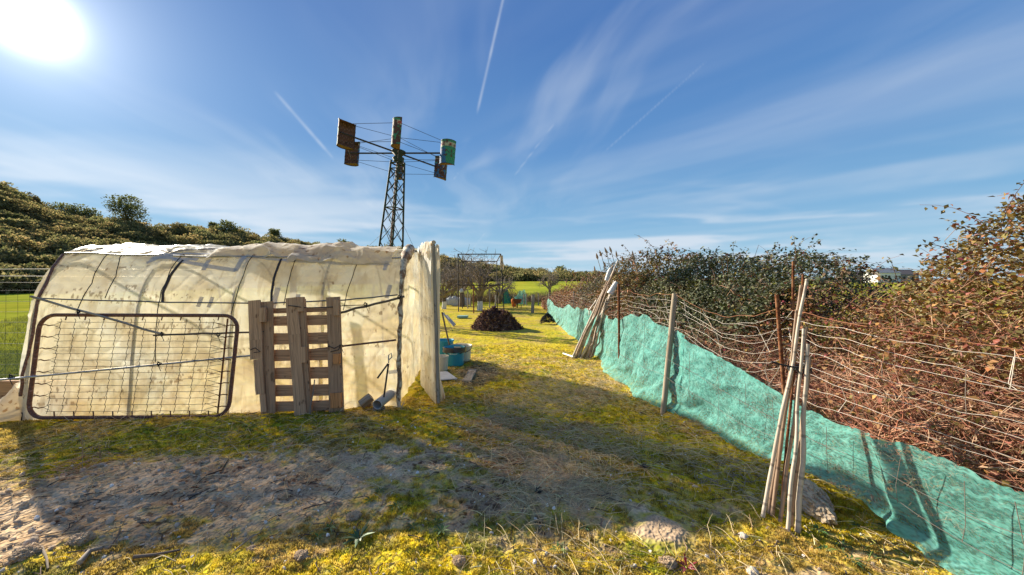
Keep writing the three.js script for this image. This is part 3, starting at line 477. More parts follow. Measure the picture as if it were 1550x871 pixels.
// ------------------------------------------------------------------ pallet
{
  const dep = (px, py) => lp(4.02, 4.14, cl((630 - py) / 180)) + (px - 450) * .0008;
  const A = (px, py, o = 0) => at(px, py, dep(px, py) + o);
  const t = thing('wooden_pallet', 'weathered wooden pallet with broken boards propped on the tunnel', 'pallet', [A(450, 625).x, 0, -4.02]);
  const side = v3(1, 0, -.1).normalize();
  const board = (a, b, wpx, th, off, m, name = 'board', warp = .06) => { const g = new G(), p = A(a[0], a[1], off), q = A(b[0], b[1], off); g.plank(p, q, wpx / F * 4.07, th, Math.abs(a[1] - b[1]) > Math.abs(a[0] - b[0]) ? side : v3(0, 1, 0), 8, warp); g.build(name, m, t); };
  board([384.5, 455], [388, 544], 17.5, .022, -.03, WOOD.pallet); board([390, 544], [394, 597], 12, .022, -.03, WOOD.pallet); board([397, 597], [399, 624], 8, .02, -.028, WOOD.pallet);
  board([402, 457], [406, 626], 21, .022, 0, WOOD.palletDark);
  board([441, 451], [455, 632], 16.5, .022, -.06, WOOD.pallet);
  board([455.5, 453], [466, 629], 12, .05, -.025, WOOD.palletDark, 'stringer');
  board([504, 450], [509, 624], 20.5, .022, -.03, WOOD.palletDark);
  board([508, 462], [513, 622], 13, .05, .03, WOOD.palletDark, 'stringer');
  for (const [y, h] of [[470, 8], [485.5, 15], [512.5, 17], [537.5, 17.5], [565, 17.5], [591, 16.5], [615, 15.5]]) board([400, y + 1.5], [512, y - 1 + (y < 480 ? -1 : 0)], h, .02, .05, y % 2 ? WOOD.pallet : WOOD.palletDark, 'slat');
  for (const [x, y, w, h] of [[397.5, 477, 9, 22], [455, 461, 10, 22], [509, 466, 8, 24], [460, 537, 8, 24], [510, 543, 10, 15], [509, 606, 16, 22]]) { const g = new G(); g.plank(A(x, y - h / 2, -.05), A(x, y + h / 2, -.05), w / F * 4.05, .05, side, 3, .05, .006); g.build('block', y > 540 ? std({ map: WOOD.pallet.map, color: rgb(1.1, .8, .52), roughness: .9 }) : WOOD.pallet, t); }
  let g = new G(); g.tube([A(436, 463, -.08), A(446, 464, -.09), A(460, 466, -.06), A(490, 466, -.05), A(505, 465, -.06), A(520, 463, -.02), A(552, 462, .02)], .005, 5); g.build('cord', CORD, t);
  g = new G(); g.tube([A(496, 524, -.055), A(506, 528, -.06), A(516, 522, -.05), A(512, 530, -.06), A(500, 533, -.05)], .005, 5); g.build('cord', CORD, t);
  g = new G(); g.tube([A(378, 530, -.055), A(386, 527, -.06), A(394, 533, -.06), A(384, 534, -.06)], .005, 5); g.build('cord', CORD, t);
  const st = thing('wooden_stick', 'thin grey stick standing against the pallet stringer', 'stick', [A(471, 626).x, 0, -4]); g = new G(); g.rod(A(469, 628, -.09), A(476, 575, -.06), .007, 6, .01, 4); g.build('shaft', WOOD.grey, st);
}
// things at the foot of the tunnel's corner
function stone(name, label, p, r, seed, m = STONE, sq = .6, cat = 'stone', group, rough = 0) {
  const g = new THREE.IcosahedronGeometry(1, rough ? 14 : 3), a = g.attributes.position; for (let k = 0; k < a.count; k++) { const x = a.getX(k), y = a.getY(k), z = a.getZ(k), f = .7 + .35 * fbm(x * 1.4 + seed, y * 1.4 + z * 1.1 + seed, 3) + .25 * (vn(x * 2 + seed * 3, z * 2 + y) - .5) + rough * (fbm(x * 6 + y * 4 + seed, z * 6 + y * 3, 4) - .5) + rough * .5 * (vn(x * 19 + y * 11, z * 19 - y * 9) - .5); a.setXYZ(k, x * r * f, Math.max(-.5, y) * r * sq * f, z * r * f * .85); }
  g.computeVertexNormals(); const o = new THREE.Mesh(g, m); o.name = numbered(name); o.position.copy(p); o.rotation.y = seed; o.castShadow = o.receiveShadow = true; scene.add(o); return tag(o, label, cat, group);
}
{
  let p = gp(556, 616); stone('stone', 'rough brown stone under the offcut beside the pipe', p.clone().add(v3(0, .03, 0)), .10, 2.3, std({ map: STONE.map, color: rgb(.55, .48, .42) }));
  stone('stone', 'dark lump of earth and stone under the grey pipe mouth', gp(573, 623).add(v3(0, .02, 0)), .09, 5.1, std({ map: STONE.map, color: rgb(.45, .4, .36) }));
  let t = thing('timber_offcut', 'sawn timber offcut lying tilted on the stones', 'offcut', [p.x, 0, p.z]), g = new G(); g.plank(at(546, 613, 4.2), at(562, 601, 4.24), .09, .075, v3(.5, .8, .2), 3, .1, .008); g.build('block', WOOD.post, t);
  t = thing('plastic_pipe', 'short grey plastic pipe with open mouth by the tunnel corner', 'pipe', [at(572, 612, 4.1).x, 0, -4.1]); g = new G();
  const a = at(571, 613, 4.06), dir = v3(.18, .12, -1).normalize(), b = a.clone().addScaledVector(dir, .34); g.tube([a, b], .054, 20, false); g.tube([b, a], .048, 20, false); g.build('pipe_wall', std({ color: rgb(.40, .38, .35), roughness: .55, side: THREE.DoubleSide }), t);
  g = new G(); { const N = 20, U = v3(0, 1, 0).addScaledVector(dir, -dir.y).normalize(), B = v3(0, 0, 0).crossVectors(dir, U), ring = []; for (let k = 0; k <= N; k++) { const q = k / N * 6.283; ring.push(a.clone().addScaledVector(U, Math.cos(q) * .051).addScaledVector(B, Math.sin(q) * .051)); } g.tube(ring, .004, 6, false); } g.build('rim', std({ color: rgb(.50, .48, .44), roughness: .5 }), t);
  t = thing('iron_stake', 'black iron stake with a hinged side arm by the tunnel corner', 'stake', [at(580, 612, 4.15).x, 0, -4.15]);
  g = new G(); g.rod(at(579, 615, 4.14), at(588, 551, 4.2), .010, 7); g.build('shaft', IRON, t); g = new G(); g.rod(at(571, 573, 4.1), at(587, 551, 4.19), .010, 7); g.build('arm', IRON, t);
  g = new G(); g.tube([at(588, 550, 4.2), at(588.5, 545, 4.2), at(593, 541, 4.2), at(592, 535, 4.2), at(588, 538, 4.2), at(588, 546, 4.2)], .007, 7); g.build('shackle', STEEL, t);
  t = thing('wire_hanger', 'small twisted wire hook hanging by the tunnel doorway', 'hook', [at(607, 612, 4.25).x, 0, -4.25]); g = new G(); g.tube([at(605, 597, 4.25), at(606, 606, 4.25), at(603, 612, 4.25), at(608, 616, 4.25), at(612, 611, 4.25), at(603, 609, 4.25), at(612, 608, 4.25), at(607, 618, 4.25), at(607, 622, 4.25)], .004, 5); g.build('hook_wire', WIRE, t);
}
// ------------------------------------------------------------------ wind pump
{
  const D = 14.3, hub = at(603, 232, D), foot = at(583, 490, D); foot.y = gh(foot.x, foot.z);
  const t = thing('wind_pump', 'wind pump with six half oil drums on a lattice tower', 'windmill', [foot.x, foot.y, foot.z]);
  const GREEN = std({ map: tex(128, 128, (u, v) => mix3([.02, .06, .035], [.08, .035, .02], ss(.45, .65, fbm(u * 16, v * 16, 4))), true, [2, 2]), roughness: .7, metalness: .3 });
  const axis = hub.clone().sub(foot).normalize(), topc = hub.clone().addScaledVector(axis, -.32), H = topc.distanceTo(foot);
  const X = v3(1, 0, 0).addScaledVector(axis, -axis.x).normalize(), Z = v3(0, 0, 0).crossVectors(X, axis);
  const W = (f) => lp(.42, .175, f), cor = [[-1, -1], [1, -1], [1, 1], [-1, 1]].map(([a, b]) => { const q = .38, c = Math.cos(q), s = Math.sin(q); return [a * c - b * s, a * s + b * c]; });
  const C = (k, f) => foot.clone().addScaledVector(axis, H * f).addScaledVector(X, cor[k][0] * W(f)).addScaledVector(Z, cor[k][1] * W(f));
  let g;
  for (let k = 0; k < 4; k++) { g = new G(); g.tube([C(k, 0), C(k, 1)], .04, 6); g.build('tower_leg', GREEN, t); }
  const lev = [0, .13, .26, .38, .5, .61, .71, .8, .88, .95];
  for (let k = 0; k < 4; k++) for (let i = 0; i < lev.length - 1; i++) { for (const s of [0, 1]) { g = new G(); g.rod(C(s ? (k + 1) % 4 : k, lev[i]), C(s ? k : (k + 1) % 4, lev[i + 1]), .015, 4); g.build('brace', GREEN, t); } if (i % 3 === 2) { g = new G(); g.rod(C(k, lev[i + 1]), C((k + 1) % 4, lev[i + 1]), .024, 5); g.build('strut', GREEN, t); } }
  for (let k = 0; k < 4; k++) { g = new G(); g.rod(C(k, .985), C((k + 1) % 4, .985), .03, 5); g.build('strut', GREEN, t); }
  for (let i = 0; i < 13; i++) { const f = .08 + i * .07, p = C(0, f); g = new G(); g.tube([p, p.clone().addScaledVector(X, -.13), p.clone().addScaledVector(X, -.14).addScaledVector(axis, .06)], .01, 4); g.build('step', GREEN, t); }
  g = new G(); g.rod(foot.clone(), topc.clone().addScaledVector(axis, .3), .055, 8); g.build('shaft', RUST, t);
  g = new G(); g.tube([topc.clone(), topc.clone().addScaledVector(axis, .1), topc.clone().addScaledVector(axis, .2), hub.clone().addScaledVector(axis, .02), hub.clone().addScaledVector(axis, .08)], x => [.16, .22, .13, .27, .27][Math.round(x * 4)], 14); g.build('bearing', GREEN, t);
  g = new G(); g.rod(hub, hub.clone().addScaledVector(axis, .62), .035, 7); g.build('mast', RUST, t);
  const rotor = new THREE.Group(); rotor.name = 'rotor'; t.add(rotor);
  const RR = 2.02, rh = .29, hh = .88, tops = [], bots = [], heads = [];
  const drumTex = (seed) => tex(256, 256, (u, v) => {      // old oil drum paint: green and blue below a pale lettered band, rust through it
    const r = fbm(u * 9 + seed, v * 9, 5), band = v > .72 && v < .9; let c = v > .66 ? [.05, .22, .12] : u < .55 + .2 * (vn(v * 4, seed) - .5) ? [.03, .13, .30] : [.04, .24, .13];
    if (band) { const L = vn(u * 22 + seed, 3) > .5 && v > .76 && v < .86; c = L ? [.35, .08, .05] : [.45, .40, .27]; }
    return mix3(c, [.085, .034, .024], (seed > 3 ? ss(.36, .5, r) : ss(.58, .7, r) * .8));
  });
  const outer = [drumTex(1), drumTex(5), drumTex(7)].map(m => std({ map: m, roughness: .75, metalness: .05, side: THREE.DoubleSide })), inner = RUST;
  for (let k = 0; k < 6; k++) {
    const a = k * Math.PI / 3 - .31, rad = Z.clone().multiplyScalar(-Math.cos(a)).addScaledVector(X, Math.sin(a)).negate(), cv = v3(0, 0, 0).crossVectors(rad, axis);      // k = 0 points to the yard
    const c = hub.clone().addScaledVector(rad, RR), P = (th, y, r) => c.clone().addScaledVector(rad, -Math.cos(th) * r).addScaledVector(cv, Math.sin(th) * r - .06).addScaledVector(axis, y);
    g = new G(); g.tube([hub.clone(), c.clone().addScaledVector(rad, .2)], .033, 6); const arm = g.build('arm', IRON, rotor);
    const bulge = y => { const q = Math.abs(((y + hh / 2) / hh * 3) % 1 - 0); const e = Math.min(q, 1 - q); return .009 * Math.exp(-((e / .09) ** 2)); };
    g = new G(); g.sheet(24, 66, (u, v) => { const y = (v - .5) * hh; return P(Math.PI * u, y, rh + bulge(y)); }); const dr = g.build('drum_half', outer[[1, 2, 2, 1, 2, 0][k]], rotor);
    g = new G(); g.sheet(24, 2, (u, v) => P(Math.PI * u, (v - .5) * hh, rh - .012)); g.build('inner_wall', inner, dr);
    for (const s of [-1, 1]) { g = new G(); g.sheet(20, 4, (u, v) => P(Math.PI * u, s * (hh / 2 - .012), rh * v)); g.build('drum_end', inner, dr); const ring = []; for (let i = 0; i <= 20; i++) ring.push(P(Math.PI * i / 20, s * hh / 2, rh)); g = new G(); g.tube(ring, .013, 5); g.build('rim', IRON, dr); }
    tops.push(c.clone().addScaledVector(axis, hh * .42)); bots.push(c.clone().addScaledVector(axis, -hh * .3)); heads.push(c);
  }
  for (let k = 0; k < 6; k++) { for (const [a, b] of [[tops[k], tops[(k + 1) % 6]], [tops[k], hub.clone().addScaledVector(axis, .6)], [bots[k], bots[(k + 1) % 6]], [bots[k], hub.clone().addScaledVector(axis, -.35)]]) { g = new G(); g.rod(a, b, .008, 4); g.build('stay_wire', IRON, rotor); } }
  for (const [dx, dz] of [[-3.4, 1], [3, 2.4], [-1.6, -3]]) { g = new G(); const e = v3(foot.x + dx, gh(foot.x + dx, foot.z + dz), foot.z + dz); g.rod(C(dx < 0 ? 0 : 1, .62), e, .006, 4); g.build('guy_wire', WIRED, t); }
}

// ------------------------------------------------------------------ yard things beyond the tunnel
const lathe = (prof_, seg, c, m, name, parent) => { const g = new THREE.LatheGeometry(prof_.map(([r, y]) => new THREE.Vector2(r, y)), seg); const o = new THREE.Mesh(g, m); o.name = name; o.castShadow = o.receiveShadow = true; let w = v3(0, 0, 0), q = parent; while (q && q !== scene) { w.add(q.position); q = q.parent; } o.position.copy(c).sub(w); parent.add(o); return o; };
{
  const BLUE = std({ map: tex(128, 128, tone([.015, .27, .42], .22, 10, 10)), roughness: .45, side: THREE.DoubleSide }), WHITE = std({ map: tex(128, 128, tone([.55, .53, .46], .3, 10, 10)), roughness: .6, side: THREE.DoubleSide });
  const tub = (px, py, d, r, h, m, label, soil, handle, name = 'plastic_bucket') => {
    const p = at(px, py, d); p.y = gh(p.x, p.z); const t = thing(name, label, 'bucket', [p.x, p.y, p.z]);
    lathe([[0, .005], [r * .82, .005], [r * .86, .03], [r * .97, h * .9], [r * 1.04, h * .92], [r * 1.04, h], [r * .97, h], [r * .94, h * .9], [r * .8, .03]], 28, p, m, 'tub', t);
    if (soil) { const s = lathe([[0, h * .80], [r * .5, h * .82], [r * .93, h * .78]], 24, p, soil, 'contents', t); }
    if (handle) { const g = new G(), pts = []; for (let k = 0; k <= 12; k++) { const a = k / 12 * Math.PI; pts.push(v3(p.x + Math.cos(a) * r * 1.05, p.y + h * .93 - Math.sin(a) * r * .5, p.z + r * .3 + Math.sin(a) * r * .55)); } g.tube(pts, .006, 5); g.build('handle', IRON, t); }
    return [t, p];
  };
  const water = std({ color: rgb(.02, .022, .025), roughness: .15 });
  const [tt, bp] = tub(688, 553, 6.65, .19, .34, BLUE, 'blue plastic bucket with dark rim by the open tunnel door', water, true);
  { const c = document.createElement('canvas'); c.width = 256; c.height = 48; const x = c.getContext('2d'); x.fillStyle = 'rgb(14,140,172)'; x.fillRect(0, 0, 256, 48); x.fillStyle = '#dfeef2'; x.beginPath(); x.arc(26, 24, 14, 0, 7); x.fill(); x.font = 'bold 34px sans-serif'; x.fillText('Duraquell', 50, 36); const ct = new THREE.CanvasTexture(c); ct.colorSpace = THREE.SRGBColorSpace; const g = new G(); g.sheet(12, 1, (u, v) => { const a = .1 + (u - .5) * .95, y = .215 + v * .045, r = .19 * lp(.86, .97, y / .31) + .003; return v3(bp.x + Math.sin(a) * r, bp.y + y, bp.z + Math.cos(a) * r); }); g.build('printed_mark', std({ map: ct, roughness: .5 }), tt); }
  { const g = new G(); g.sheet(48, 5, (u, v) => { const a = u * 6.2832, r = .202 + .010 * vn(u * 22, v * 3) + .006 * (1 - v), y = .27 + .075 * v - .02 * vn(u * 14, 4) * (1 - v); return v3(bp.x + Math.sin(a) * r, bp.y + y, bp.z + Math.cos(a) * r); }); g.build('bin_liner', std({ color: rgb(.022, .022, .028), roughness: .35, side: THREE.DoubleSide }), tt); }
  tub(672, 540, 7.3, .19, .38, BLUE, 'tall blue tub behind the bucket, half hidden by the door', water, false);
  tub(698, 547, 7.0, .20, .30, WHITE, 'whitish bucket tucked behind the blue bucket', null, true);
  tub(668, 560, 6.2, .12, .26, WHITE, 'small white pail between the door and the blue bucket', null, false);
  let t = thing('garden_spade', 'worn wooden spade handle standing among the blue buckets', 'spade', [at(680, 535, 7).x, 0, -7]), g = new G(); g.rod(at(683, 536, 6.9), at(669, 473, 7.05), .016, 7, .006, 5); g.build('handle', WOOD.pole, t); g = new G(); g.plank(at(683, 536, 6.9), at(685, 552, 6.88), .16, .01, v3(1, 0, .3), 1, 0); g.build('blade', RUST, t);
  t = thing('board', 'grey sheet board lying on the moss beside the door', 'board', [at(678, 572, 5.8).x, 0, -5.8]); g = new G(); { const a = gp(660, 574).add(v3(0, .035, 0)), b = gp(684, 571).add(v3(0, .02, 0)); g.plank(a, b, .46, .018, v3(.05, 0, -1), 2, 0); } g.build('panel', std({ map: tex(64, 64, tone([.50, .50, .52], .15, 12, 12)), roughness: .6 }), t);
  t = thing('plank', 'bare brown plank lying on the path beyond the board', 'plank', [gp(710, 570).x, 0, gp(710, 570).z]); g = new G(); g.plank(gp(706, 580).add(v3(0, .015, 0)), gp(716, 562).add(v3(0, .015, 0)), .13, .03, v3(1, 0, .3), 4, .1); g.build('timber', WOOD.grey, t);
  t = thing('feed_trough', 'pale green tray lying on the moss near the cage', 'tray', [gp(700, 481).x, 0, gp(700, 481).z]); g = new G(); { const a = gp(693, 482), b = gp(708, 482); g.plank(a.add(v3(0, .07, 0)), b.add(v3(0, .07, 0)), .5, .1, v3(0, 0, 1), 2, 0, .02); } g.build('tray', std({ color: rgb(.25, .42, .33), roughness: .6 }), t);
  for (const [a, b] of [[[670, 474], [687, 494]], [[676, 478], [689, 492]]]) { t = thing('white_pole', 'pale pole leaning low behind the tunnel door', 'pole', [gp(688, 494).x, 0, -13.3], 'pale poles behind the door'); g = new G(); g.rod(at(...a, 13.6), at(...b, 13.2), .035, 6); g.build('shaft', WIRE, t); }
  // compost heap of leaves and roots
  const hp = at(752, 497, 12.6); hp.y = gh(hp.x, hp.z); t = thing('compost_heap', 'dark heap of rotting leaves and roots on the path', 'heap', [hp.x, hp.y, hp.z]);
  const heapH = (x, z) => { const r = Math.hypot((x) / .82, z / .75); const n = fbm(x * 2.3 + 7, z * 2.3 + 2, 4); const s = fbm(x * 7 + 3, z * 7, 3); return .66 * Math.max(0, 1 - r ** 2.3 * (.7 + .6 * n)) * (.25 + 1.5 * n) * (1 - .25 * x) + .16 * Math.max(0, 1 - r) * (s - .3) + .05 * Math.exp(-(((x + .25) / .3) ** 2) - ((z / .3) ** 2)); };
  g = new G(); g.sheet(40, 40, (u, v) => { const x = (u - .5) * 1.9, z = (v - .5) * 1.7; return v3(hp.x + x, hp.y - .03 + heapH(x, z), hp.z + z); }); g.build('core', std({ color: rgb(.13, .075, .06), roughness: 1 }), t);
  g = new G(); const r = rng(8); for (let k = 0; k < 5200; k++) { const a = r() * 6.28, q = Math.sqrt(r()) * 1.0, x = Math.cos(a) * q * .9, z = Math.sin(a) * q * .82, m = .4 + .9 * r(), h = heapH(x, z); if (h < .01 && r() > .2) continue; g.col = (r() < .3 ? [.42, .26, .17] : r() < .5 ? [.15, .085, .085] : [.25, .135, .10]).map(c => c * m); const d = v3(r() - .5, r() * .7 - .15, r() - .5).normalize(); g.leaf(v3(hp.x + x, hp.y + h - .02, hp.z + z), d, v3(r() - .5, 1, r() - .5).normalize(), .05 + .09 * r(), .02 + .04 * r(), .3); } const L = g.build('leaf_litter', SCRUB, t); L.userData.kind = 'stuff';
  // cage of metal tube round the fruit tree
  const cd = 21.5; t = thing('cage_frame', 'tall box frame of dark metal tubes around the bare tree', 'cage', [at(727, 470, cd).x, 0, -cd]);
  const c = (px, py, d) => at(px, py, d), fl = c(694, 472, cd), fr = c(763, 470, cd), ftl = c(693, 385, cd), ftr = c(758, 385, cd), bl = c(700, 468, cd + 3.2), br = c(753, 466, cd + 3.2), btl = c(699, 396, cd + 3.2), btr = c(752, 396, cd + 3.2); for (const q of [fl, fr, bl, br]) q.y = gh(q.x, q.z);
  for (const [a, b, n] of [[fl, ftl, 'upright'], [fr, ftr, 'upright'], [bl, btl, 'upright'], [br, btr, 'upright'], [ftl, ftr, 'top_bar'], [btl, btr, 'top_bar'], [ftl, btl, 'top_bar'], [ftr, btr, 'top_bar'], [fl.clone().lerp(ftl, .46), fr.clone().lerp(ftr, .46), 'cross_bar'], [c(745, 472, cd), c(762, 432, cd), 'diagonal']]) { g = new G(); g.rod(a, b, n === 'diagonal' ? .03 : .03, 6); g.build(n, n === 'diagonal' ? WOOD.post : IRON, t); }
  g = new G(); g.sheet(6, 12, (u, v) => c(756, 387, cd).lerp(c(761, 387, cd), u).lerp(c(757, 408, cd).lerp(c(762, 408, cd), u), v).add(v3(.05 * vn(u * 5, v * 5), 0, .1 * vn(v * 6, u * 2)))); g.build('net_scrap', phy({ color: rgb(.45, .34, .22), roughness: .9, transmission: .3, thickness: 0, side: THREE.DoubleSide }), t);
  // bare fruit trees
  const bare = (px, py, d, h, seed, label, white, kids = [0, 3, 4, 4, 6]) => {
    const p = at(px, py, d); p.y = gh(p.x, p.z) - .02; const t = thing('fruit_tree', label, 'tree', [p.x, p.y, p.z]), rn = rng(seed); let g = new G(); const trunk = [p, p.clone().add(v3(.03, h * .12, 0)), p.clone().add(v3(0, h * .25, .03))]; g.tube(trunk, x => h * .05 * (1 - .2 * x), 8); const tr = g.build('trunk', BARK, t);
    if (white) { g = new G(); g.tube([p, p.clone().add(v3(.015, h * .06, 0)), p.clone().add(v3(.03, h * .12, 0)), p.clone().add(v3(.02, h * .17, .012))], x => h * .0515 * (1 - .15 * x), 9, false); g.build('whitewash', std({ color: rgb(.72, .70, .66), roughness: .9 }), tr); }
    g = new G(); const o = { wig: .55, lift: .03, kids, from: .25, ang: .85, shr: [.5, .22], min: .013 }; for (let k = 0; k < 7; k++) { const a = k * 1.05 + rn(); branchOut(g, trunk[2], v3(Math.cos(a) * .9, .9 + rn() * .8, Math.sin(a) * .9).normalize(), h * .45, h * .028, 3, rn, o); } g.build('branches', BARKL, t); return t;
  };
  bare(726, 472, 22.5, 3.5, 41, 'gnarled bare fruit tree with whitewashed trunk inside the cage', true);
  bare(699, 466, 27, 4.2, 42, 'tall bare fruit tree behind the cage', false);
  bare(672, 470, 24, 3.0, 43, 'bare fruit tree beside the tunnel door edge', true);
  bare(684, 462, 31, 3.2, 44, 'low bare tree behind the white sacks', true);
  bare(756, 462, 31, 2.6, 45, 'small bare tree behind the cage corner post', false);
  bare(832, 450, 40, 3.2, 46, 'bare thorn tree in front of the far green field', false);
  // white sacks and odds and ends along the far side
  const SACK = std({ color: rgb(.52, .51, .48), roughness: .8 });
  for (let k = 0; k < 6; k++) { const p = at(676 + k * 6.5, 464, 28); p.y = gh(p.x, p.z) + .26; stone('white_sack', 'upright white sack in the row behind the bare trees', p, .30 + .1 * ((k * 37) % 5) / 5, k * 2.7 + 1, SACK, 1.35, 'sack', 'row of white sacks'); }
  t = thing('white_bag', 'crumpled white bag tied to the cage upright', 'bag', [at(699, 441, cd).x, 0, -cd]); { const o = stone('white_bag_body', '', at(699, 441, cd - .1), .12, 3.3, SACK, 1.4); scene.remove(o); o.name = 'body'; delete o.userData.label; delete o.userData.category; o.position.set(0, at(699, 441, cd).y, .1); t.add(o); }
  t = thing('stake', 'rusty brown stake standing before the caged tree', 'stake', [at(717, 472, 20).x, 0, -20]); g = new G(); g.rod(at(717, 475, 20), at(716.5, 433, 20), .035, 6); g.build('shaft', RUSTY, t);
  for (const [px, y0, y1, d] of [[750, 447, 470, 24], [741, 437, 468, 26], [708, 440, 468, 25], [712, 446, 468, 27]]) { t = thing('support_stake', 'pale support stake among the bare trees', 'stake', [at(px, y1, d).x, 0, -d], 'pale stakes among the trees'); g = new G(); g.rod(at(px, y1 + 3, d), at(px, y0, d), .045, 6); g.build('shaft', px === 750 ? WIRE : WOOD.grey, t); }
  // wheelbarrow
  const wp = at(783, 467, 25); wp.y = gh(wp.x, wp.z); t = thing('wheelbarrow', 'small rusty wheelbarrow parked at the end of the path', 'wheelbarrow', [wp.x, wp.y, wp.z]);
  const q = (x, y, z) => v3(wp.x + x, wp.y + y, wp.z + z); g = new G(); const tr = [[-.3, .62, .4], [.3, .62, .4], [.3, .62, -.45], [-.3, .62, -.45]], bt = [[-.2, .34, .25], [.2, .34, .25], [.2, .34, -.2], [-.2, .34, -.2]];
  for (let k = 0; k < 4; k++) { const k2 = (k + 1) % 4; g.sheet(2, 2, (u, v) => q(...tr[k]).lerp(q(...tr[k2]), u).lerp(q(...bt[k]).lerp(q(...bt[k2]), u), v)); } g.sheet(1, 1, (u, v) => q(...bt[0]).lerp(q(...bt[1]), u).lerp(q(...bt[3]).lerp(q(...bt[2]), u), v)); g.build('tray', std({ map: RUSTY.map, side: THREE.DoubleSide, roughness: .8, color: rgb(1.2, 1, .9) }), t);
  for (const s of [-1, 1]) { g = new G(); g.rod(q(s * .25, .5, .95), q(s * .1, .25, -.75), .022, 6); g.build('handle', RUST, t); g = new G(); g.tube([q(s * .24, .36, .3), q(s * .26, 0, .4)], .02, 6); g.build('leg', RUST, t); }
  { const w = new THREE.Mesh(new THREE.TorusGeometry(.17, .045, 8, 20), std({ color: rgb(.03, .03, .03) })); w.name = 'wheel'; w.rotation.y = Math.PI / 2; w.position.set(0, .2, -.75); t.add(w); }
  t = thing('orange_bucket', 'orange plastic sheet or bucket behind the wheelbarrow', 'bucket', [at(778, 462, 27).x, 0, -27]); { const p = at(778, 462, 27); p.y = gh(p.x, p.z); lathe([[0, 0], [.14, 0], [.19, .35], [.21, .36], [.2, .55], [.07, .6]], 16, p, std({ color: rgb(.5, .14, .03), side: THREE.DoubleSide }), 'body', t); }
}
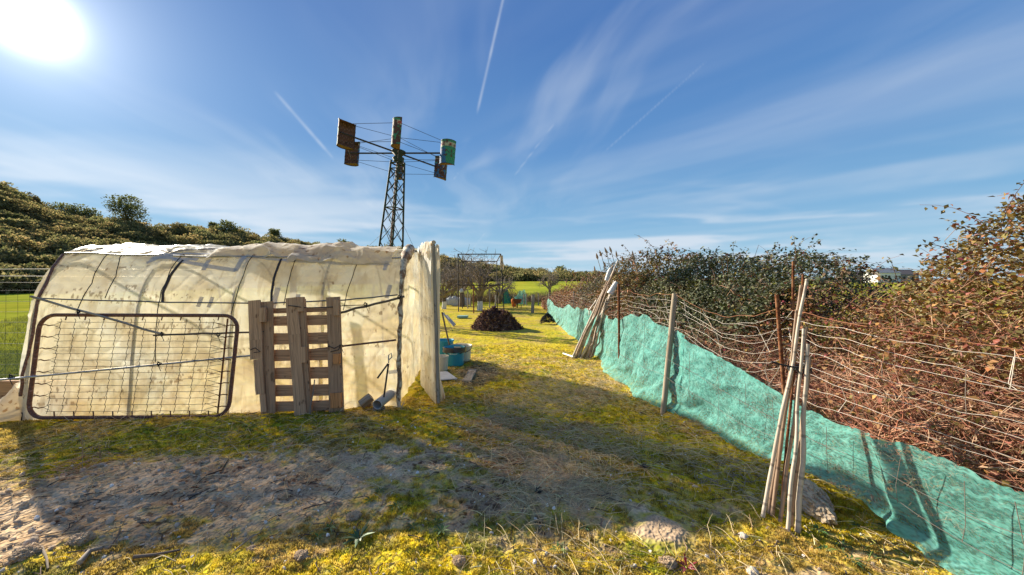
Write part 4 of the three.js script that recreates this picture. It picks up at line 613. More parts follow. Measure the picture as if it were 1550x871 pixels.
// ------------------------------------------------------------------ fence line, shade net, wires
const NETTOP = [[.8, .52], [1.64, .50], [1.81, .53], [2.1, .55], [2.43, .53], [2.8, .58], [3.2, .68], [3.45, .73], [3.9, .80], [4.1, .92], [4.36, .97], [4.7, .96], [5.02, 1.03], [5.6, .95], [6.3, .84], [7.7, .84], [9.3, .86], [11, .80], [12.1, .85], [13.2, .62], [15.7, .60], [17.5, .78], [19.5, .86]];
const NETBOT = [[.8, 0], [1.75, -.01], [1.85, .0], [1.98, .08], [2.2, .14], [2.5, .12], [2.73, .08], [3.1, .0], [20, 0]];
{
  const netTex = tex(2048, 512, (u, v) => {                 // fine woven net: thread density varies where it is creased or bunched
    const n = fbm(u * 620, v * 50, 4), m = fbm(u * 130 + v * 10, v * 16, 4), w = fbm(u * 24, v * 3, 3), rd = (a, b, q) => Math.pow(1 - Math.abs(2 * fbm(a, b, 3) - 1), q);
    const cr = Math.max(rd(u * 110 + v * 7 + w * 5, v * 5 + w * 3, 16), rd(u * 90 - v * 11 + w * 4, v * 9 + 3, 20), .9 * rd(u * 60 + v * 14, v * 6 + w * 6, 22)), d = ss(.66, .76, fbm(u * 300, v * 26 + 5, 4));
    let c = mix3([.12, .47, .395], [.23, .66, .57], cl(n * .9 + m * .7 - .3)); c = mix3(c, [.40, .76, .67], cr * .4); return mix3(c, [.22, .36, .27], d * .25);
  });
  const netAlpha = tex(2048, 512, (u, v) => { const n = fbm(u * 700, v * 70, 3), m = fbm(u * 60 + v * 4, v * 7, 4), w = fbm(u * 24, v * 3, 3), cr = Math.pow(1 - Math.abs(2 * fbm(u * 110 + v * 7 + w * 5, v * 5 + w * 3, 3) - 1), 10); return cl(.20 + .42 * ss(.25, .7, n) + .30 * ss(.3, .65, m) + .3 * cr, .35, .96); }, false);
  const NET = phy({ map: netTex, roughness: .9, side: THREE.DoubleSide, transparent: true, alphaMap: netAlpha, transmission: .42, thickness: 0, specularIntensity: .3 });
  const mk = (d0, d1, label, nu, nv, seed, kx = 1) => {
    const t = thing('shade_net', label, 'net', [fenceX(d0), 0, -d0]);
    const g = new G(); g.sheet(nu, nv, (u, v) => {
      const d = d0 * Math.pow(d1 / d0, u), x = fenceX(d), top = curve(NETTOP, d) + (.03 + .07 * ss(3.3, 4, d)) * (vn(Math.log(d) * 22 + seed, 3) - .5) + .03 * (Math.abs(vn(Math.log(d) * 60, 9) - .5)), bot = curve(NETBOT, d) + gh(x, -d), h = lp(bot, top, v);
      const lean = .10 * (1 - v) * (fbm(d * 1.4 + seed, v * 1.2, 2)), A = ss(1.2, 3.0, d) * (1 - ss(3.1, 3.5, d) * .0);
      const taut = 1 - ss(2.7, 3.7, d), ld = Math.log(d), w = fbm(ld * 5 + seed, v * 3, 3), fold = .07 * (fbm(ld * 9 + v * 1.6 + seed, v * 1.8, 3) - .5) * (1 - .75 * taut) + lp(.055, .008, taut) * (fbm(ld * 16 + v * 5 + w * 4 + seed, v * 1.8 + w * 3, 3) - .5) + lp(.014, .0015, taut) * (2 * Math.abs(fbm(ld * 44 - v * 7 + w * 6, v * 7 + seed, 3) - .5)) + lp(.008, .001, taut) * (fbm(ld * 60 + v * 5 + w * 4, v * 2.5 + w * 5, 3) - .5) + .16 * ss(3.9, 4.6, d) * (1 - ss(6.2, 6.9, d)) * (1 - v) ** 2 * (.3 + fbm(ld * 14, 3, 3)) + .05 * taut * Math.exp(-(((d - 1.98 - .12 * v) / .035) ** 2));
      return v3(x + .05 * (1 - taut) - lean * (1 - .5 * taut) - fold - .05 * ss(.15, 0, v), h, -d + .02 * (vn(d * 5, v * 4) - .5));
    }, (u, v) => [d0 * Math.pow(d1 / d0, u) / 8, v]); g.build('mesh', NET, t); return t;
  };
  mk(.75, 4.06, 'teal shade net stretched low along the near wire fence', 320, 56, 2);
  mk(4.0, 6.9, 'bunched teal shade net between the wooden post and the leaning canes', 190, 56, 9);
  mk(6.8, 13.0, 'teal shade net beyond the leaning canes', 90, 24, 14);
  mk(12.9, 19.3, 'far torn end of the teal shade net', 60, 20, 21);
  // bits of the same net at the end of the yard
  for (const [px, py, d, w, label] of [[788, 466, 30, 1.0, 'heap of teal net behind the wheelbarrow'], [767, 466, 31, .7, 'dull green net hanging behind the cage corner']]) { const p = at(px, py, d); p.y = gh(p.x, p.z); const t = thing('net_heap', label, 'net', [p.x, p.y, p.z]), g = new G(); g.sheet(20, 14, (u, v) => v3(p.x + (u - .5) * w, p.y + v * (.7 + .8 * (vn(u * 5, d) - .3)), p.z + .25 * vn(u * 6, v * 5) + (1 - v) * .3)); g.build('mesh', px < 780 ? phy({ color: rgb(.04, .22, .15), roughness: .9, side: THREE.DoubleSide }) : NET, t); }
  // strained wires
  const ST = [[.7, 1.08, .072], [1.66, 1.12, .070], [2.2, 1.17, .072], [2.86, 1.27, .085], [3.15, 1.17, .086], [3.5, 1.14, .080], [3.85, 1.23, .074], [4.18, 1.32, .072], [5.0, 1.30, .07], [5.82, 1.37, .075], [7.5, 1.26, .09], [9.8, 1.22, .1], [12.5, 1.2, .1], [17.4, 1.15, .1], [21, 1.1, .1]];
  const wireAt = (d, k) => { const top = curve(ST.map(s => [s[0], s[1]]), d), gap = curve(ST.map(s => [s[0], s[2]]), d); return v3(fenceX(d) + .10 + .05 * (vn(d * 1.7 + k * 3, k) - .5), top - gap * k + .09 * (fbm(d * 1.9 + k * 7, k * 2.3, 3) - .5) + .03 * (fbm(d * 7 + k, k * 5, 2) - .5), -d); };
  const t = thing('wire_fence', 'sagging wire mesh fence along the brambles', 'fence', [2.1, 0, -2.9]);
  const RW = std({ color: rgb(.40, .17, .08), roughness: .7, metalness: .2 }), GW = std({ color: rgb(.22, .18, .15), roughness: .7, metalness: .2 });
  for (let k = 0; k < 12; k++) { const g = new G(), p = []; for (let d = .7; d < 21; d *= 1.022) p.push(wireAt(d, k)); g.tube(p, k === 0 ? .0019 : .0013, 4, false); g.build('line_wire', k === 0 ? RW : k > 8 ? GW : WIRE, t); }
  const rn = rng(19); for (let i = 0; i < 110; i++) { const d = .95 * Math.pow(13, rn()), k = Math.floor(rn() * 10), p = []; if (rn() < .55 && d < 4) continue; const n = 1 + Math.floor(rn() * 3); for (let j = 0; j <= n; j++) p.push(wireAt(d + .03 * (rn() - .5), Math.min(11.5, k + j))); const g = new G(); g.tube(p, .0018, 3, false); g.build('stay_wire', rn() < .5 ? WIRE : GW, t); }
  for (let i = 0; i < 26; i++) { const d = 2.3 + 3 * rn(), a = wireAt(d, Math.floor(rn() * 9)), b = wireAt(d + .12 + .25 * rn(), Math.floor(rn() * 9)), g = new G(), m = a.clone().lerp(b, .5).add(v3(.1 * (rn() - .5), .12 * (rn() - .3), 0)); g.tube([a, a.clone().lerp(m, .6), m, m.clone().lerp(b, .6), b], .0019, 3, false); g.build('loose_wire', rn() < .3 ? RW : WIRE, t); }
  // wire loops in front of the net
  const inNet = (d, f) => v3(fenceX(d) - .10, lp(curve(NETBOT, d), curve(NETTOP, d), f), -d);
  for (const f of [.45, .72]) { const g = new G(), p = []; for (let d = 1.1; d < 6.5; d *= 1.05) p.push(inNet(d, f + .16 * (fbm(d * 2 + f * 20, 3, 2) - .5))); g.tube(p, .0016, 4, false); g.build('line_wire', GW, t); }
  for (const d of [1.55, 1.72, 1.95, 2.3, 2.75, 3.0, 3.3, 3.7, 4.6, 5.2]) { const g = new G(); g.tube([inNet(d, .25 + .2 * rn()), inNet(d + .03 * (rn() - .5), .6), inNet(d + .05 * (rn() - .5), .98)], .0018, 4); g.build('stay_wire', GW, t); }
}
// fence posts
const post = (name, label, a, b, r, m, cat = 'post', grp, wob = .006) => { const t = thing(name, label, cat, [a.x, 0, a.z], grp), g = new G(); a = a.clone(); a.y = Math.min(a.y, gh(a.x, a.z) - .05); g.rod(a, b, r, 9, wob, 6); g.build('shaft', m, t); return t; };
{
  post('wooden_post', 'round pale wooden fence post leaning in front of the net', at(1003, 625, 4.12), at(1022, 445, 4.22), .031, WOOD.post);
  post('metal_post', 'slim rusty metal post in front of the bunched net', at(938, 572, 5.76), at(936.5, 430, 5.8), .019, RUSTY);
  post('rusty_stake', 'rusty angled stake behind the cane bundle, wires tied on', at(1196, 660, 2.82), at(1176, 446, 2.9), .014, RUSTY, 'stake');
  post('rusty_stake', 'thin upright rusty rod rising above the cane bundle', at(1198, 640, 2.86), at(1201, 396, 2.84), .009, RUSTY, 'stake');
  post('wooden_post', 'dark squared fence post at the far end of the net', at(806, 474, 20.5), at(807, 446, 20.5), .09, WOOD.grey);
  const far = 'thin grey fence post standing in the far net', fg = 'far fence posts'; for (const [px, y0, y1] of [[831, 472, 443], [868.5, 489, 441], [881.5, 498, 450]]) { const d = EYE * F / (y0 - CY + 2); post('metal_post', far, at(px, y0 + 2, d), at(px, y1, d), .03, WOOD.grey, 'post', fg); }
  for (const [px, y0, y1] of [[797, 462, 445], [793, 462, 446], [778, 463, 447], [815, 468, 444]]) post('metal_post', 'grey post of the fence closing the yard end', at(px, y0 + 3, 29), at(px, y1, 29), .05, WOOD.grey, 'post', 'posts of the yard end fence');
  const h = thing('pipe_hook', 'bent pale pipe rising behind the leaning canes', 'pipe', [fenceX(7.6), 0, -7.6]), g = new G(); g.tube([at(892, 478, 7.6), at(892, 470, 7.6), at(896, 464, 7.6), at(900, 459, 7.6), at(903, 454, 7.6)], .012, 7); g.tube([at(893, 471, 7.6), at(889, 468, 7.55)], .011, 6); g.build('pipe', WIRE, h);
}
// cane bundles
const CANE = std({ map: tex(128, 512, (u, v) => { const n = fbm(u * 30, v * 3, 4), k = Math.abs(((v * 7) % 1) - .5) > .47 ? .55 : 1, s = ss(.6, .75, fbm(u * 6, v * 22, 4)); return mix3(mix3([.60, .51, .40], [.44, .34, .25], n), [.2, .13, .09], s * .5).map(c => c * k); }, true, [1, .6]), roughness: .6 });
const CANEB = std({ map: CANE.map, color: rgb(.62, .5, .42), roughness: .7 });
function cane(t, a, b, r, m, wob = .012) { const g = new G(), pts = [], n = 14, kk = R() * 9; g.v0 = kk; for (let k = 0; k <= n; k++) { const q = a.clone().lerp(b, k / n), w = Math.sin(Math.PI * k / n); pts.push(q.add(v3(wob * w * (vn(k * .3 + kk, 1) - .5) * 2, 0, wob * w * (vn(k * .3 + kk, 5) - .5) * 2))); } g.tube(pts, x => r * (1 - .25 * x) * (1 + .14 * (Math.abs(((x * 7) % 1) - .5) > .44 ? 1 : 0)), 8); g.build('cane', m, t); }
{
  let t = thing('cane_bundle', 'upright bundle of pale canes tied with black cord by the fence', 'canes', [1.6, 0, -2.2]);
  const C = (a, b, d0, d1, r, m = CANE) => cane(t, at(a[0], a[1], d0), at(b[0], b[1], d1), r, m);
  C([1155, 783], [1222, 423], 2.25, 2.42, .011); C([1169, 784], [1213, 432], 2.28, 2.44, .011, CANEB); C([1183, 775], [1216, 416], 2.33, 2.46, .008, RUSTY); C([1181, 790], [1221, 495], 2.21, 2.36, .0105, CANEB); C([1193, 804], [1217, 498], 2.14, 2.33, .010); C([1208, 806], [1223, 521], 2.13, 2.3, .0135); C([1164, 778], [1206, 470], 2.3, 2.42, .009, CANEB); C([1198, 796], [1226, 540], 2.18, 2.34, .011, CANEB);
  for (let k = 0; k < 3; k++) { const g = new G(), pts = []; for (let i = 0; i <= 14; i++) { const a = i / 14 * 6.6; const c = at(1211, 556 + k * 2.2 + 2 * Math.sin(a * 2), 2.36); pts.push(c.add(v3(Math.cos(a) * .062, 0, Math.sin(a) * .05))); } g.tube(pts, .0042, 5); g.build('tie', CORD, t); }
  let g = new G(); g.tube([at(1168, 548, 2.33), at(1185, 553, 2.33), at(1205, 557, 2.32), at(1213, 570, 2.3), at(1219, 560, 2.3), at(1228, 560, 2.3)], .006, 5); g.build('tie', CORD, t);
  t = thing('cane_bundle', 'slanting bundle of long canes leaning on the fence by the reeds', 'canes', [1.35, 0, -7.2]);
  const D = (a, b, d0, d1, r, m = CANE) => cane(t, at(a[0], a[1], d0), at(b[0], b[1], d1), r, m, .03);
  const rn = rng(5); const T = [[866, 543, 936, 394], [870, 544, 930, 410], [874, 543, 926, 418], [879, 544, 933, 428], [883, 545, 922, 432], [888, 545, 930, 425], [886, 544, 919, 452], [892, 543, 918, 462], [897, 540, 914, 470], [872, 541, 921, 440], [877, 540, 928, 402]];
  T.forEach(([a, b, c, d], i) => D([a, b], [c, d], 7.25 + .2 * rn(), 7.0 + .35 * rn(), .018 + .012 * rn(), i % 3 === 1 ? CANEB : i % 5 === 4 ? WOOD.pole : CANE)); D([895, 541], [914, 500], 7.1, 7.0, .015, WOOD.pole);
  const WB = std({ color: rgb(.72, .68, .62), roughness: .5 }); for (const [px, py, k, lab] of [[921, 416, 0, 'cut white plastic bottle slipped over the tallest cane tips'], [928, 437, 1, 'white plastic cup hanging on the leaning canes']]) { const b = thing('plastic_bottle', lab, 'bottle', [at(px, py, 7).x, 0, -7]), g = new G(), c = at(px, py, 6.95), up = v3(k ? .5 : .3, .9, 0).normalize(); g.tube([-.12, -.05, .05, .1, .14].map(y => c.clone().addScaledVector(up, y)), x => k ? lp(.065, .035, x) : [.036, .04, .04, .03, .014][Math.round(x * 4)], 14); g.build('body', WB, b); }
  t = thing('white_stick', 'short white stick lying on the moss beside the leaning canes', 'stick', [gp(858, 538).x, 0, gp(858, 538).z]); g = new G(); g.rod(gp(853, 537).add(v3(0, .02, 0)), gp(868, 543).add(v3(0, .03, 0)), .022, 7); g.build('shaft', WIRE, t);
}
// reeds with plumes behind the leaning canes
{
  const r = rng(64), PL = std({ color: rgb(.46, .29, .17), roughness: 1 }); const spots = [[905, 393, 8.6], [911, 388, 8.4], [919, 384, 8.3], [926, 383, 8.2], [934, 390, 8], [959, 389, 8.6], [994, 388, 8.8], [901, 412, 9], [917, 404, 9], [943, 397, 8.6], [962, 402, 9.2]];
  for (const [px, py, d] of spots) { const top = at(px, py, d), base = v3(top.x + .25 + .2 * r(), .3, top.z - .2), t = thing('reed_stem', 'dry reed with a brown plume rising over the hedge', 'reed', [base.x, base.y, base.z], 'plumed reeds over the hedge'); let g = new G(); const m = base.clone().lerp(top, .6).add(v3(.05, .03, 0)); g.tube([base, base.clone().lerp(m, .5), m, top], .006, 5); g.build('stem', std({ color: rgb(.32, .25, .14) }), t); g = new G(); const d2 = v3(-.1 - .3 * r(), .9, .2 * (r() - .5)).normalize(); g.tube([top, top.clone().addScaledVector(d2, .04), top.clone().addScaledVector(d2, .09), top.clone().addScaledVector(d2, .15)], x => [.006, .024, .02, .004][Math.round(x * 3)] * (.8 + .4 * r()), 7); g.build('plume', PL, t); }
}
// concrete lump under the lifted net
stone('rubble_block', 'long rough lump of old mortar under the lifted net', v3(1.93, .03, -2.42), .24, 1.45, std({ map: tex(256, 256, (u, v) => mix3(mix3([.56, .45, .32], [.32, .235, .16], ss(.4, .65, fbm(u * 14, v * 14, 5))), [.5, .45, .38], ss(.62, .7, fbm(u * 40, v * 40, 3))), true, [2, 2]), roughness: 1 }), .5, 'rubble', undefined, .22).scale.set(1.1, 1, .5);

// ------------------------------------------------------------------ brambles and hedge beyond the fence
const HTOP = [[.5, 1.95], [2.2, 2.0], [2.6, 1.9], [3.0, 1.68], [3.25, 1.42], [3.5, 1.2], [3.9, 1.18], [4.1, 1.42], [4.5, 1.68], [5, 1.78], [6, 1.84], [7, 1.95], [8, 2.05], [10, 2.2], [13, 2.15], [16, 1.75], [22, 1.6], [30, 1.3]];
const envH = (x, d) => { const e = curve(HTOP, d * 3.6 / Math.max(x, 2.6) * .5 + d * .5); return e * lp(.42, 1, ss(2.35, 3.35, x)) * (.86 + .3 * fbm(x * 1.3 + 3, d * 1.1, 3)); };
function bramble(label, d0, d1, nStem, nLeaf, seed, o = {}) {
  const r = rng(seed), xm = 3.6, t = thing('bramble_bush', label, 'bush', [3.2, 0, -(d0 + d1) / 2]);
  const xIn = (d) => fenceX(d) + .24, x2 = o.x2 ?? 5.0, sc = o.leaf ?? 1, red = o.red ?? .5;
  const st = new G(), lf = new G(), dead = new G(); const tips = [];
  const LC = o.tones ?? [[.21, .165, .03], [.28, .18, .035], [.17, .13, .025], [.38, .14, .045], [.30, .085, .05], [.44, .23, .06], [.38, .18, .055]];
  const SC = [[.40, .16, .09], [.46, .22, .13], [.33, .125, .075], [.50, .29, .18], [.56, .38, .25]];
  for (let k = 0; k < nStem; k++) {
    const d = lp(d0, d1, r()), x = lp(xIn(d), x2, Math.pow(r(), 2.0)), H = envH(x, d), pts = [], y0 = r() < .45 ? 0 : H * r() * .6; let p = v3(x, y0, -d); const a = r() * 6.28, len = (.6 + 1.0 * r()) * Math.min(H, 1.9), n = 8; const dir = v3(Math.cos(a) * .55 - .2 * r(), 1.1 - (y0 > 0 ? .7 : 0) + .3 * r(), Math.sin(a) * .6).normalize();
    for (let i = 0; i <= n; i++) { if (i > 2 && p.y > envH(Math.max(p.x, 2.6), -p.z) * 1.06 + .02 * i * r()) break; pts.push(p.clone()); dir.add(v3((r() - .5) * .34, (r() - .5) * .3 - .10 - .12 * i / n * (p.y > H * .7 ? 2.2 : 1), (r() - .5) * .34)).normalize(); if (p.y > H * 1.04) dir.y = Math.min(dir.y, -.25 - .3 * r()); p = p.clone().addScaledVector(dir, len / n); if (p.y < .02) p.y = .02; const xi = xIn(-p.z) - .04; if (p.x < xi) p.x = xi + .03 * r(); }
    const isDead = r() < .42, g = isDead ? dead : st; const m = .7 + .6 * r(); g.col = (isDead ? SC[2 + Math.floor(r() * 3)] : SC[Math.floor(r() * 3)]).map(c => c * m);
    const rad = (.0020 + .0040 * r() * r()) * Math.max(1, d / 5); g.tube(pts, q => rad * (1 - .6 * q), 3, false); if (!isDead) tips.push(pts); else if (r() < .8) for (let j = 0; j < 5; j++) { const b = pts[1 + Math.floor(r() * (pts.length - 1))], e = b.clone().add(v3((r() - .5) * .4, (r() - .45) * .3, (r() - .5) * .4)); if (e.x < xIn(-e.z)) e.x = xIn(-e.z); g.tube([b, b.clone().lerp(e, .5).add(v3(0, .02, 0)), e], q => rad * .6 * (1 - .5 * q), 3, false); }
  }
  for (let k = 0; k < nLeaf; k++) {
    let p; if (r() < .5 && tips.length) { const P = tips[Math.floor(r() * tips.length)], i = Math.min(P.length - 1, 2 + Math.floor(r() * 6)); p = P[i].clone().lerp(P[Math.min(P.length - 1, i + 1)], r()).add(v3((r() - .5) * .07, (r() - .5) * .07, (r() - .5) * .07)); }
    else { const d = lp(d0, d1, r()); if (r() < .68) { const low = o.low ?? .35, f = low + (1 - low) * Math.pow(r(), .7), x = xIn(d) + .02 + .85 * f ** 1.5 - .26 * Math.log(1 - .97 * r()); p = v3(x, envH(Math.max(x, 3.0), d) * f * .97, -d); } else { const x = lp(xIn(d) + .45, x2, r()), H = envH(x, d); p = v3(x, H * (1 - .35 * r() ** 1.7), -d); } }
    const hi = p.y / 1.9, clump = fbm(p.x * 2.6 + 5, p.y * 2.6 - p.z * 2.3, 3); if (clump < .40 - .06 * hi && r() < .75) continue; if (p.y < .95 && r() < .5 * (o.bare ?? 1)) continue;
    let c; if (r() < cl(red * (1.25 - hi) + .2 * (vn(p.z * 2, p.y * 3) - .5))) c = LC[3 + Math.floor(r() * 4)]; else c = LC[Math.floor(r() * 3)]; if (r() < .012) c = [.42, .27, .02]; else if (r() < .012) c = [.30, .03, .04]; const m = .65 + .7 * r(); lf.col = c.map(q => q * m);
    const dd = v3(r() - .5, r() * .7 - .4, r() - .5).normalize(), L = (.020 + .022 * r()) * sc; lf.leaf(p, dd, v3((r() - .5) * .9, 1, (r() - .5) * .9).normalize(), L, L * .74, .15);
  }
  for (let k = 0; k < (o.shoots ?? 26); k++) {              // young shoots breaking the outline
    const d = lp(d0, d1, r()), x = lp(xIn(d) + .6, x2 - .5, r()), b = v3(x, envH(x, d) * .92, -d), L = (.18 + .34 * r()) * Math.sqrt(Math.max(1, d / 4)), a = r() * 6.28, P = [b]; let q = b, dr = v3(Math.cos(a) * .6, 1.2, Math.sin(a) * .6).normalize();
    for (let i = 0; i < 5; i++) { dr.y -= .16 + .12 * r(); dr.x += .2 * (r() - .5); dr.normalize(); q = q.clone().addScaledVector(dr, L / 4); P.push(q); } st.col = [.26, .13, .08]; st.tube(P, t2 => .0032 * Math.max(1, d / 5) * (1 - .6 * t2), 3, false);
    for (let i = 0; i < 16; i++) { const f = 1 + Math.floor(r() * 4), c = P[f].clone().lerp(P[f + 1], r()).add(v3((r() - .5) * .05, (r() - .5) * .05, (r() - .5) * .05)), m = .7 + .6 * r(), Lf = (.022 + .02 * r()) * sc; lf.col = LC[Math.floor(r() * 6)].map(z => z * m); lf.leaf(c, v3(r() - .5, r() - .6, r() - .5).normalize(), v3(r() - .5, 1, r() - .5).normalize(), Lf, Lf * .74, .15); }
  }
  for (const [px, py, d, n] of o.sprays ?? []) {            // long shoots that stand out against the sky
    const b = at(px[0], py[0], d), e = at(px[1], py[1], d), m = b.clone().lerp(e, .55).add(v3(0, .12 * (r() + .3), .1 * (r() - .5))), cv = new THREE.QuadraticBezierCurve3(b, m, e), P = cv.getPoints(12); st.col = [.12, .07, .05]; st.tube(P, q => .005 * (1 - .7 * q), 4, false);
    for (let k = 0; k < n; k++) { const q = cv.getPoint(.25 + .75 * r()).add(v3((r() - .5) * .08, (r() - .5) * .08, (r() - .5) * .1)); lf.col = LC[Math.floor(r() * 5)].map(c => c * .9); lf.leaf(q, v3(r() - .5, r() - .6, r() - .5).normalize(), v3(r() - .5, 1, r() - .5).normalize(), .032 + .02 * r(), .026, .15); }
  }
  const A = st.build('canes', std({ vertexColors: true, roughness: .8 }), t), B = lf.build('leaves', LEAF, t); A.userData.kind = B.userData.kind = 'stuff'; if (dead.p.length) { const C = dead.build('dead_stems', std({ vertexColors: true, roughness: .9 }), t); C.userData.kind = 'stuff'; } return t;
}
const DARKG = [[.085, .105, .026], [.065, .085, .022], [.12, .125, .034], [.12, .095, .03], [.17, .10, .045], [.15, .13, .035], [.12, .09, .035]];
const GREENS = [[.12, .14, .034], [.09, .11, .028], [.17, .165, .045], [.16, .13, .04], [.22, .13, .055], [.19, .165, .045], [.15, .11, .045]];
bramble('tall leafy bramble mass beside the near shade net', .6, 2.0, 1000, 18000, 101, { red: .62, low: .25 });
bramble('tall reddish bramble mass with shoots against the sky', 2.0, 3.3, 1900, 36000, 102, { red: .62, low: .3, leaf: 1.12, sprays: [[[1470, 1500], [370, 335], 2.8, 30], [[1510, 1440], [375, 337], 2.8, 44], [[1520, 1542], [350, 306], 2.7, 60], [[1560, 1535], [330, 322], 2.6, 40], [[1460, 1400], [390, 372], 3.1, 26], [[1420, 1395], [410, 392], 3.2, 26]] });
bramble('low tangle of bare bramble stems below the far houses', 3.25, 4.1, 1300, 16000, 103, { shoots: 8, red: .8, low: .1, x2: 4.4, sprays: [[[1330, 1296], [440, 405], 4, 3], [[1340, 1308], [440, 400], 4, 3], [[1360, 1345], [430, 390], 4, 2]] });
bramble('dark green bush behind the cane bundle', 4.0, 5.5, 800, 46000, 104, { tones: DARKG, red: .22, low: .5, leaf: 1.35, bare: 1.2, sprays: [[[1150, 1178], [420, 369], 5, 30], [[1230, 1262], [400, 388], 5, 34], [[1240, 1285], [400, 392], 5, 34], [[1110, 1128], [410, 378], 5.4, 24], [[1200, 1215], [400, 382], 5, 24]] });
bramble('olive bramble bush behind the wooden post', 5.5, 7.6, 800, 34000, 105, { tones: GREENS, red: .52, low: .2, leaf: 1.6, bare: .6, sprays: [[[1040, 1058], [400, 386], 6.5, 14], [[1070, 1090], [400, 378], 6.5, 14]] });
bramble('olive bramble bush beside the reeds', 7.6, 11, 600, 24000, 106, { red: .36, leaf: 2.0, bare: .6 });
bramble('brown bramble bush at the bend of the fence', 11, 16, 480, 12000, 107, { red: .5, leaf: 1.9, tones: [[.11, .10, .035], [.13, .11, .04], [.09, .085, .03], [.17, .11, .05], [.15, .085, .05], [.19, .14, .06], [.16, .11, .05]] });
bramble('dry brown hedge at the far end of the fence', 16, 26, 600, 9000, 108, { red: .8, leaf: 2.4, x2: 6.5 });
// dry hedge closing the yard and a dark tumble of twigs
{
  const r = rng(71), t = thing('dry_hedge', 'low dry brown hedge across the end of the yard', 'hedge', [1, rise(33), -33]), g = new G();
  for (let k = 0; k < 2600; k++) { const x = -7 + 13 * r(), z = -32 - 3 * r(), y = gh(x, z), h = (.45 + .55 * r()) * (.7 + .6 * fbm(x * .8, 2, 3)), m = .6 + .8 * r(); g.col = (r() < .5 ? [.21, .13, .085] : [.26, .19, .12]).map(c => c * m); const b = v3(x, y, z), e = v3(x + (r() - .5) * .7, y + h, z + (r() - .5) * .6); g.tube([b, b.clone().lerp(e, .5).add(v3((r() - .5) * .2, 0, 0)), e], q => .014 * (1 - .6 * q), 3, false); }
  const s = g.build('stems', std({ vertexColors: true, roughness: 1 }), t); s.userData.kind = 'stuff';
  const p = at(829, 486, 14.2); p.y = gh(p.x, p.z); const t2 = thing('twig_bundle', 'dark round tumble of thin twigs against the far net', 'twigs', [p.x, p.y, p.z]), g2 = new G(); for (let k = 0; k < 420; k++) { const a = r() * 6.28, b = r() * 1.5, R1 = .28; g2.col = [.05, .045, .045].map(c => c * (.6 + .9 * r())); const P = []; for (let i = 0; i <= 4; i++) { const aa = a + i * .35 * (r() - .3), bb = b + (r() - .5) * .5, q = R1 * (.6 + .45 * r()); P.push(v3(p.x + Math.cos(aa) * Math.cos(bb) * q * 1.15, p.y + .24 + Math.sin(bb - .7) * q, p.z + Math.sin(aa) * Math.cos(bb) * q)); } g2.tube(P, .004, 3, false); } const s2 = g2.build('twigs', std({ vertexColors: true, roughness: 1 }), t2); s2.userData.kind = 'stuff';
}
// field fence behind the tunnel's left end, and the earth bank in front of it
{
  const t = thing('field_fence', 'square wire mesh fence between the tunnel end and the field', 'fence', [-7.5, 0, -5.6]); const z = (x) => -5.5 - .03 * x;
  for (const h of [1.66, 1.56, 1.47, 1.36, 1.2, 1.05, .9, .75, .6, .45, .3, .15]) { const g = new G(), p = []; for (let k = 0; k <= 24; k++) { const x = lp(-11, -2.5, k / 24); p.push(v3(x, h + .012 * (vn(k * .7, h * 30) - .5), z(x))); } g.tube(p, h > 1.4 ? .004 : .0022, 4, false); g.build('line_wire', h > 1.5 ? WIRE : WIRED, t); }
  for (let k = 0; k < 34; k++) { const x = -9.8 + k * .16, g = new G(); g.rod(v3(x, 0, z(x)), v3(x + .01, 1.4, z(x)), .0018, 3, .012, 5); g.build('stay_wire', WIRED, t); }
  for (const x of [-10.4, -7.95 - .6, -3.2]) post('wooden_post', 'round post of the field fence behind the tunnel', v3(x, 0, z(x)), v3(x, 1.72, z(x)), .045, WOOD.grey, 'post', 'posts of the field fence');
  const n = thing('green_mesh', 'low strip of fine green mesh on the field fence', 'net', [-7.5, 0, -5.5]), g = new G(); g.sheet(60, 6, (u, v) => { const x = lp(-11, -5, u); return v3(x, lp(.05, .5 + .03 * vn(u * 20, 3), v), z(x) + .03 + .03 * vn(u * 30, v * 3)); }); g.build('mesh', phy({ color: rgb(.07, .15, .08), roughness: .9, transparent: true, opacity: .5, side: THREE.DoubleSide }), n);
  const b = thing('timber_edging', 'brown timber edging board beside the bunched film', 'board', [-5.9, 0, -4.35]), g3 = new G(); g3.plank(v3(-7.6, .14, -4.42), v3(-5.24, .14, -4.36), .32, .05, v3(0, 1, 0), 6, .06); g3.build('board', std({ map: WOOD.pallet.map, color: rgb(1.05, .9, .75) }), b);
}
// ------------------------------------------------------------------ what lies on the ground
const tunnelFree = (x, d) => { if (Math.hypot((x - .865) / .19, (d - 2.12) / .17) < 1) return false; const rx = x - T0.x, rz = -d - T0.z, u = rx * TA.x + rz * TA.z, v = rx * TB.x + rz * TB.z; return !(u > -.1 && u < TL + .05 && v > -.05 && v < TW + .1); };
const spot = (r, x0, x1, d0, d1, pw = 1) => { const d = d0 * Math.pow(d1 / d0, Math.pow(r(), pw)), x = lp(x0, x1, r()); return [x, d]; };
function scatter(name, label, geo, mat, list, cat) { const im = new THREE.InstancedMesh(geo, mat, list.length); im.name = numbered(name); const M = new THREE.Matrix4(), q = new THREE.Quaternion(), e = new THREE.Euler(); list.forEach(([p, rot, s, c], i) => { q.setFromEuler(e.set(rot[0], rot[1], rot[2], 'YXZ')); im.setMatrixAt(i, M.compose(p, q, v3(...s))); im.setColorAt(i, rgb(...c)); }); im.castShadow = im.receiveShadow = true; scene.add(im); return tag(im, label, cat, null, 'stuff'); }
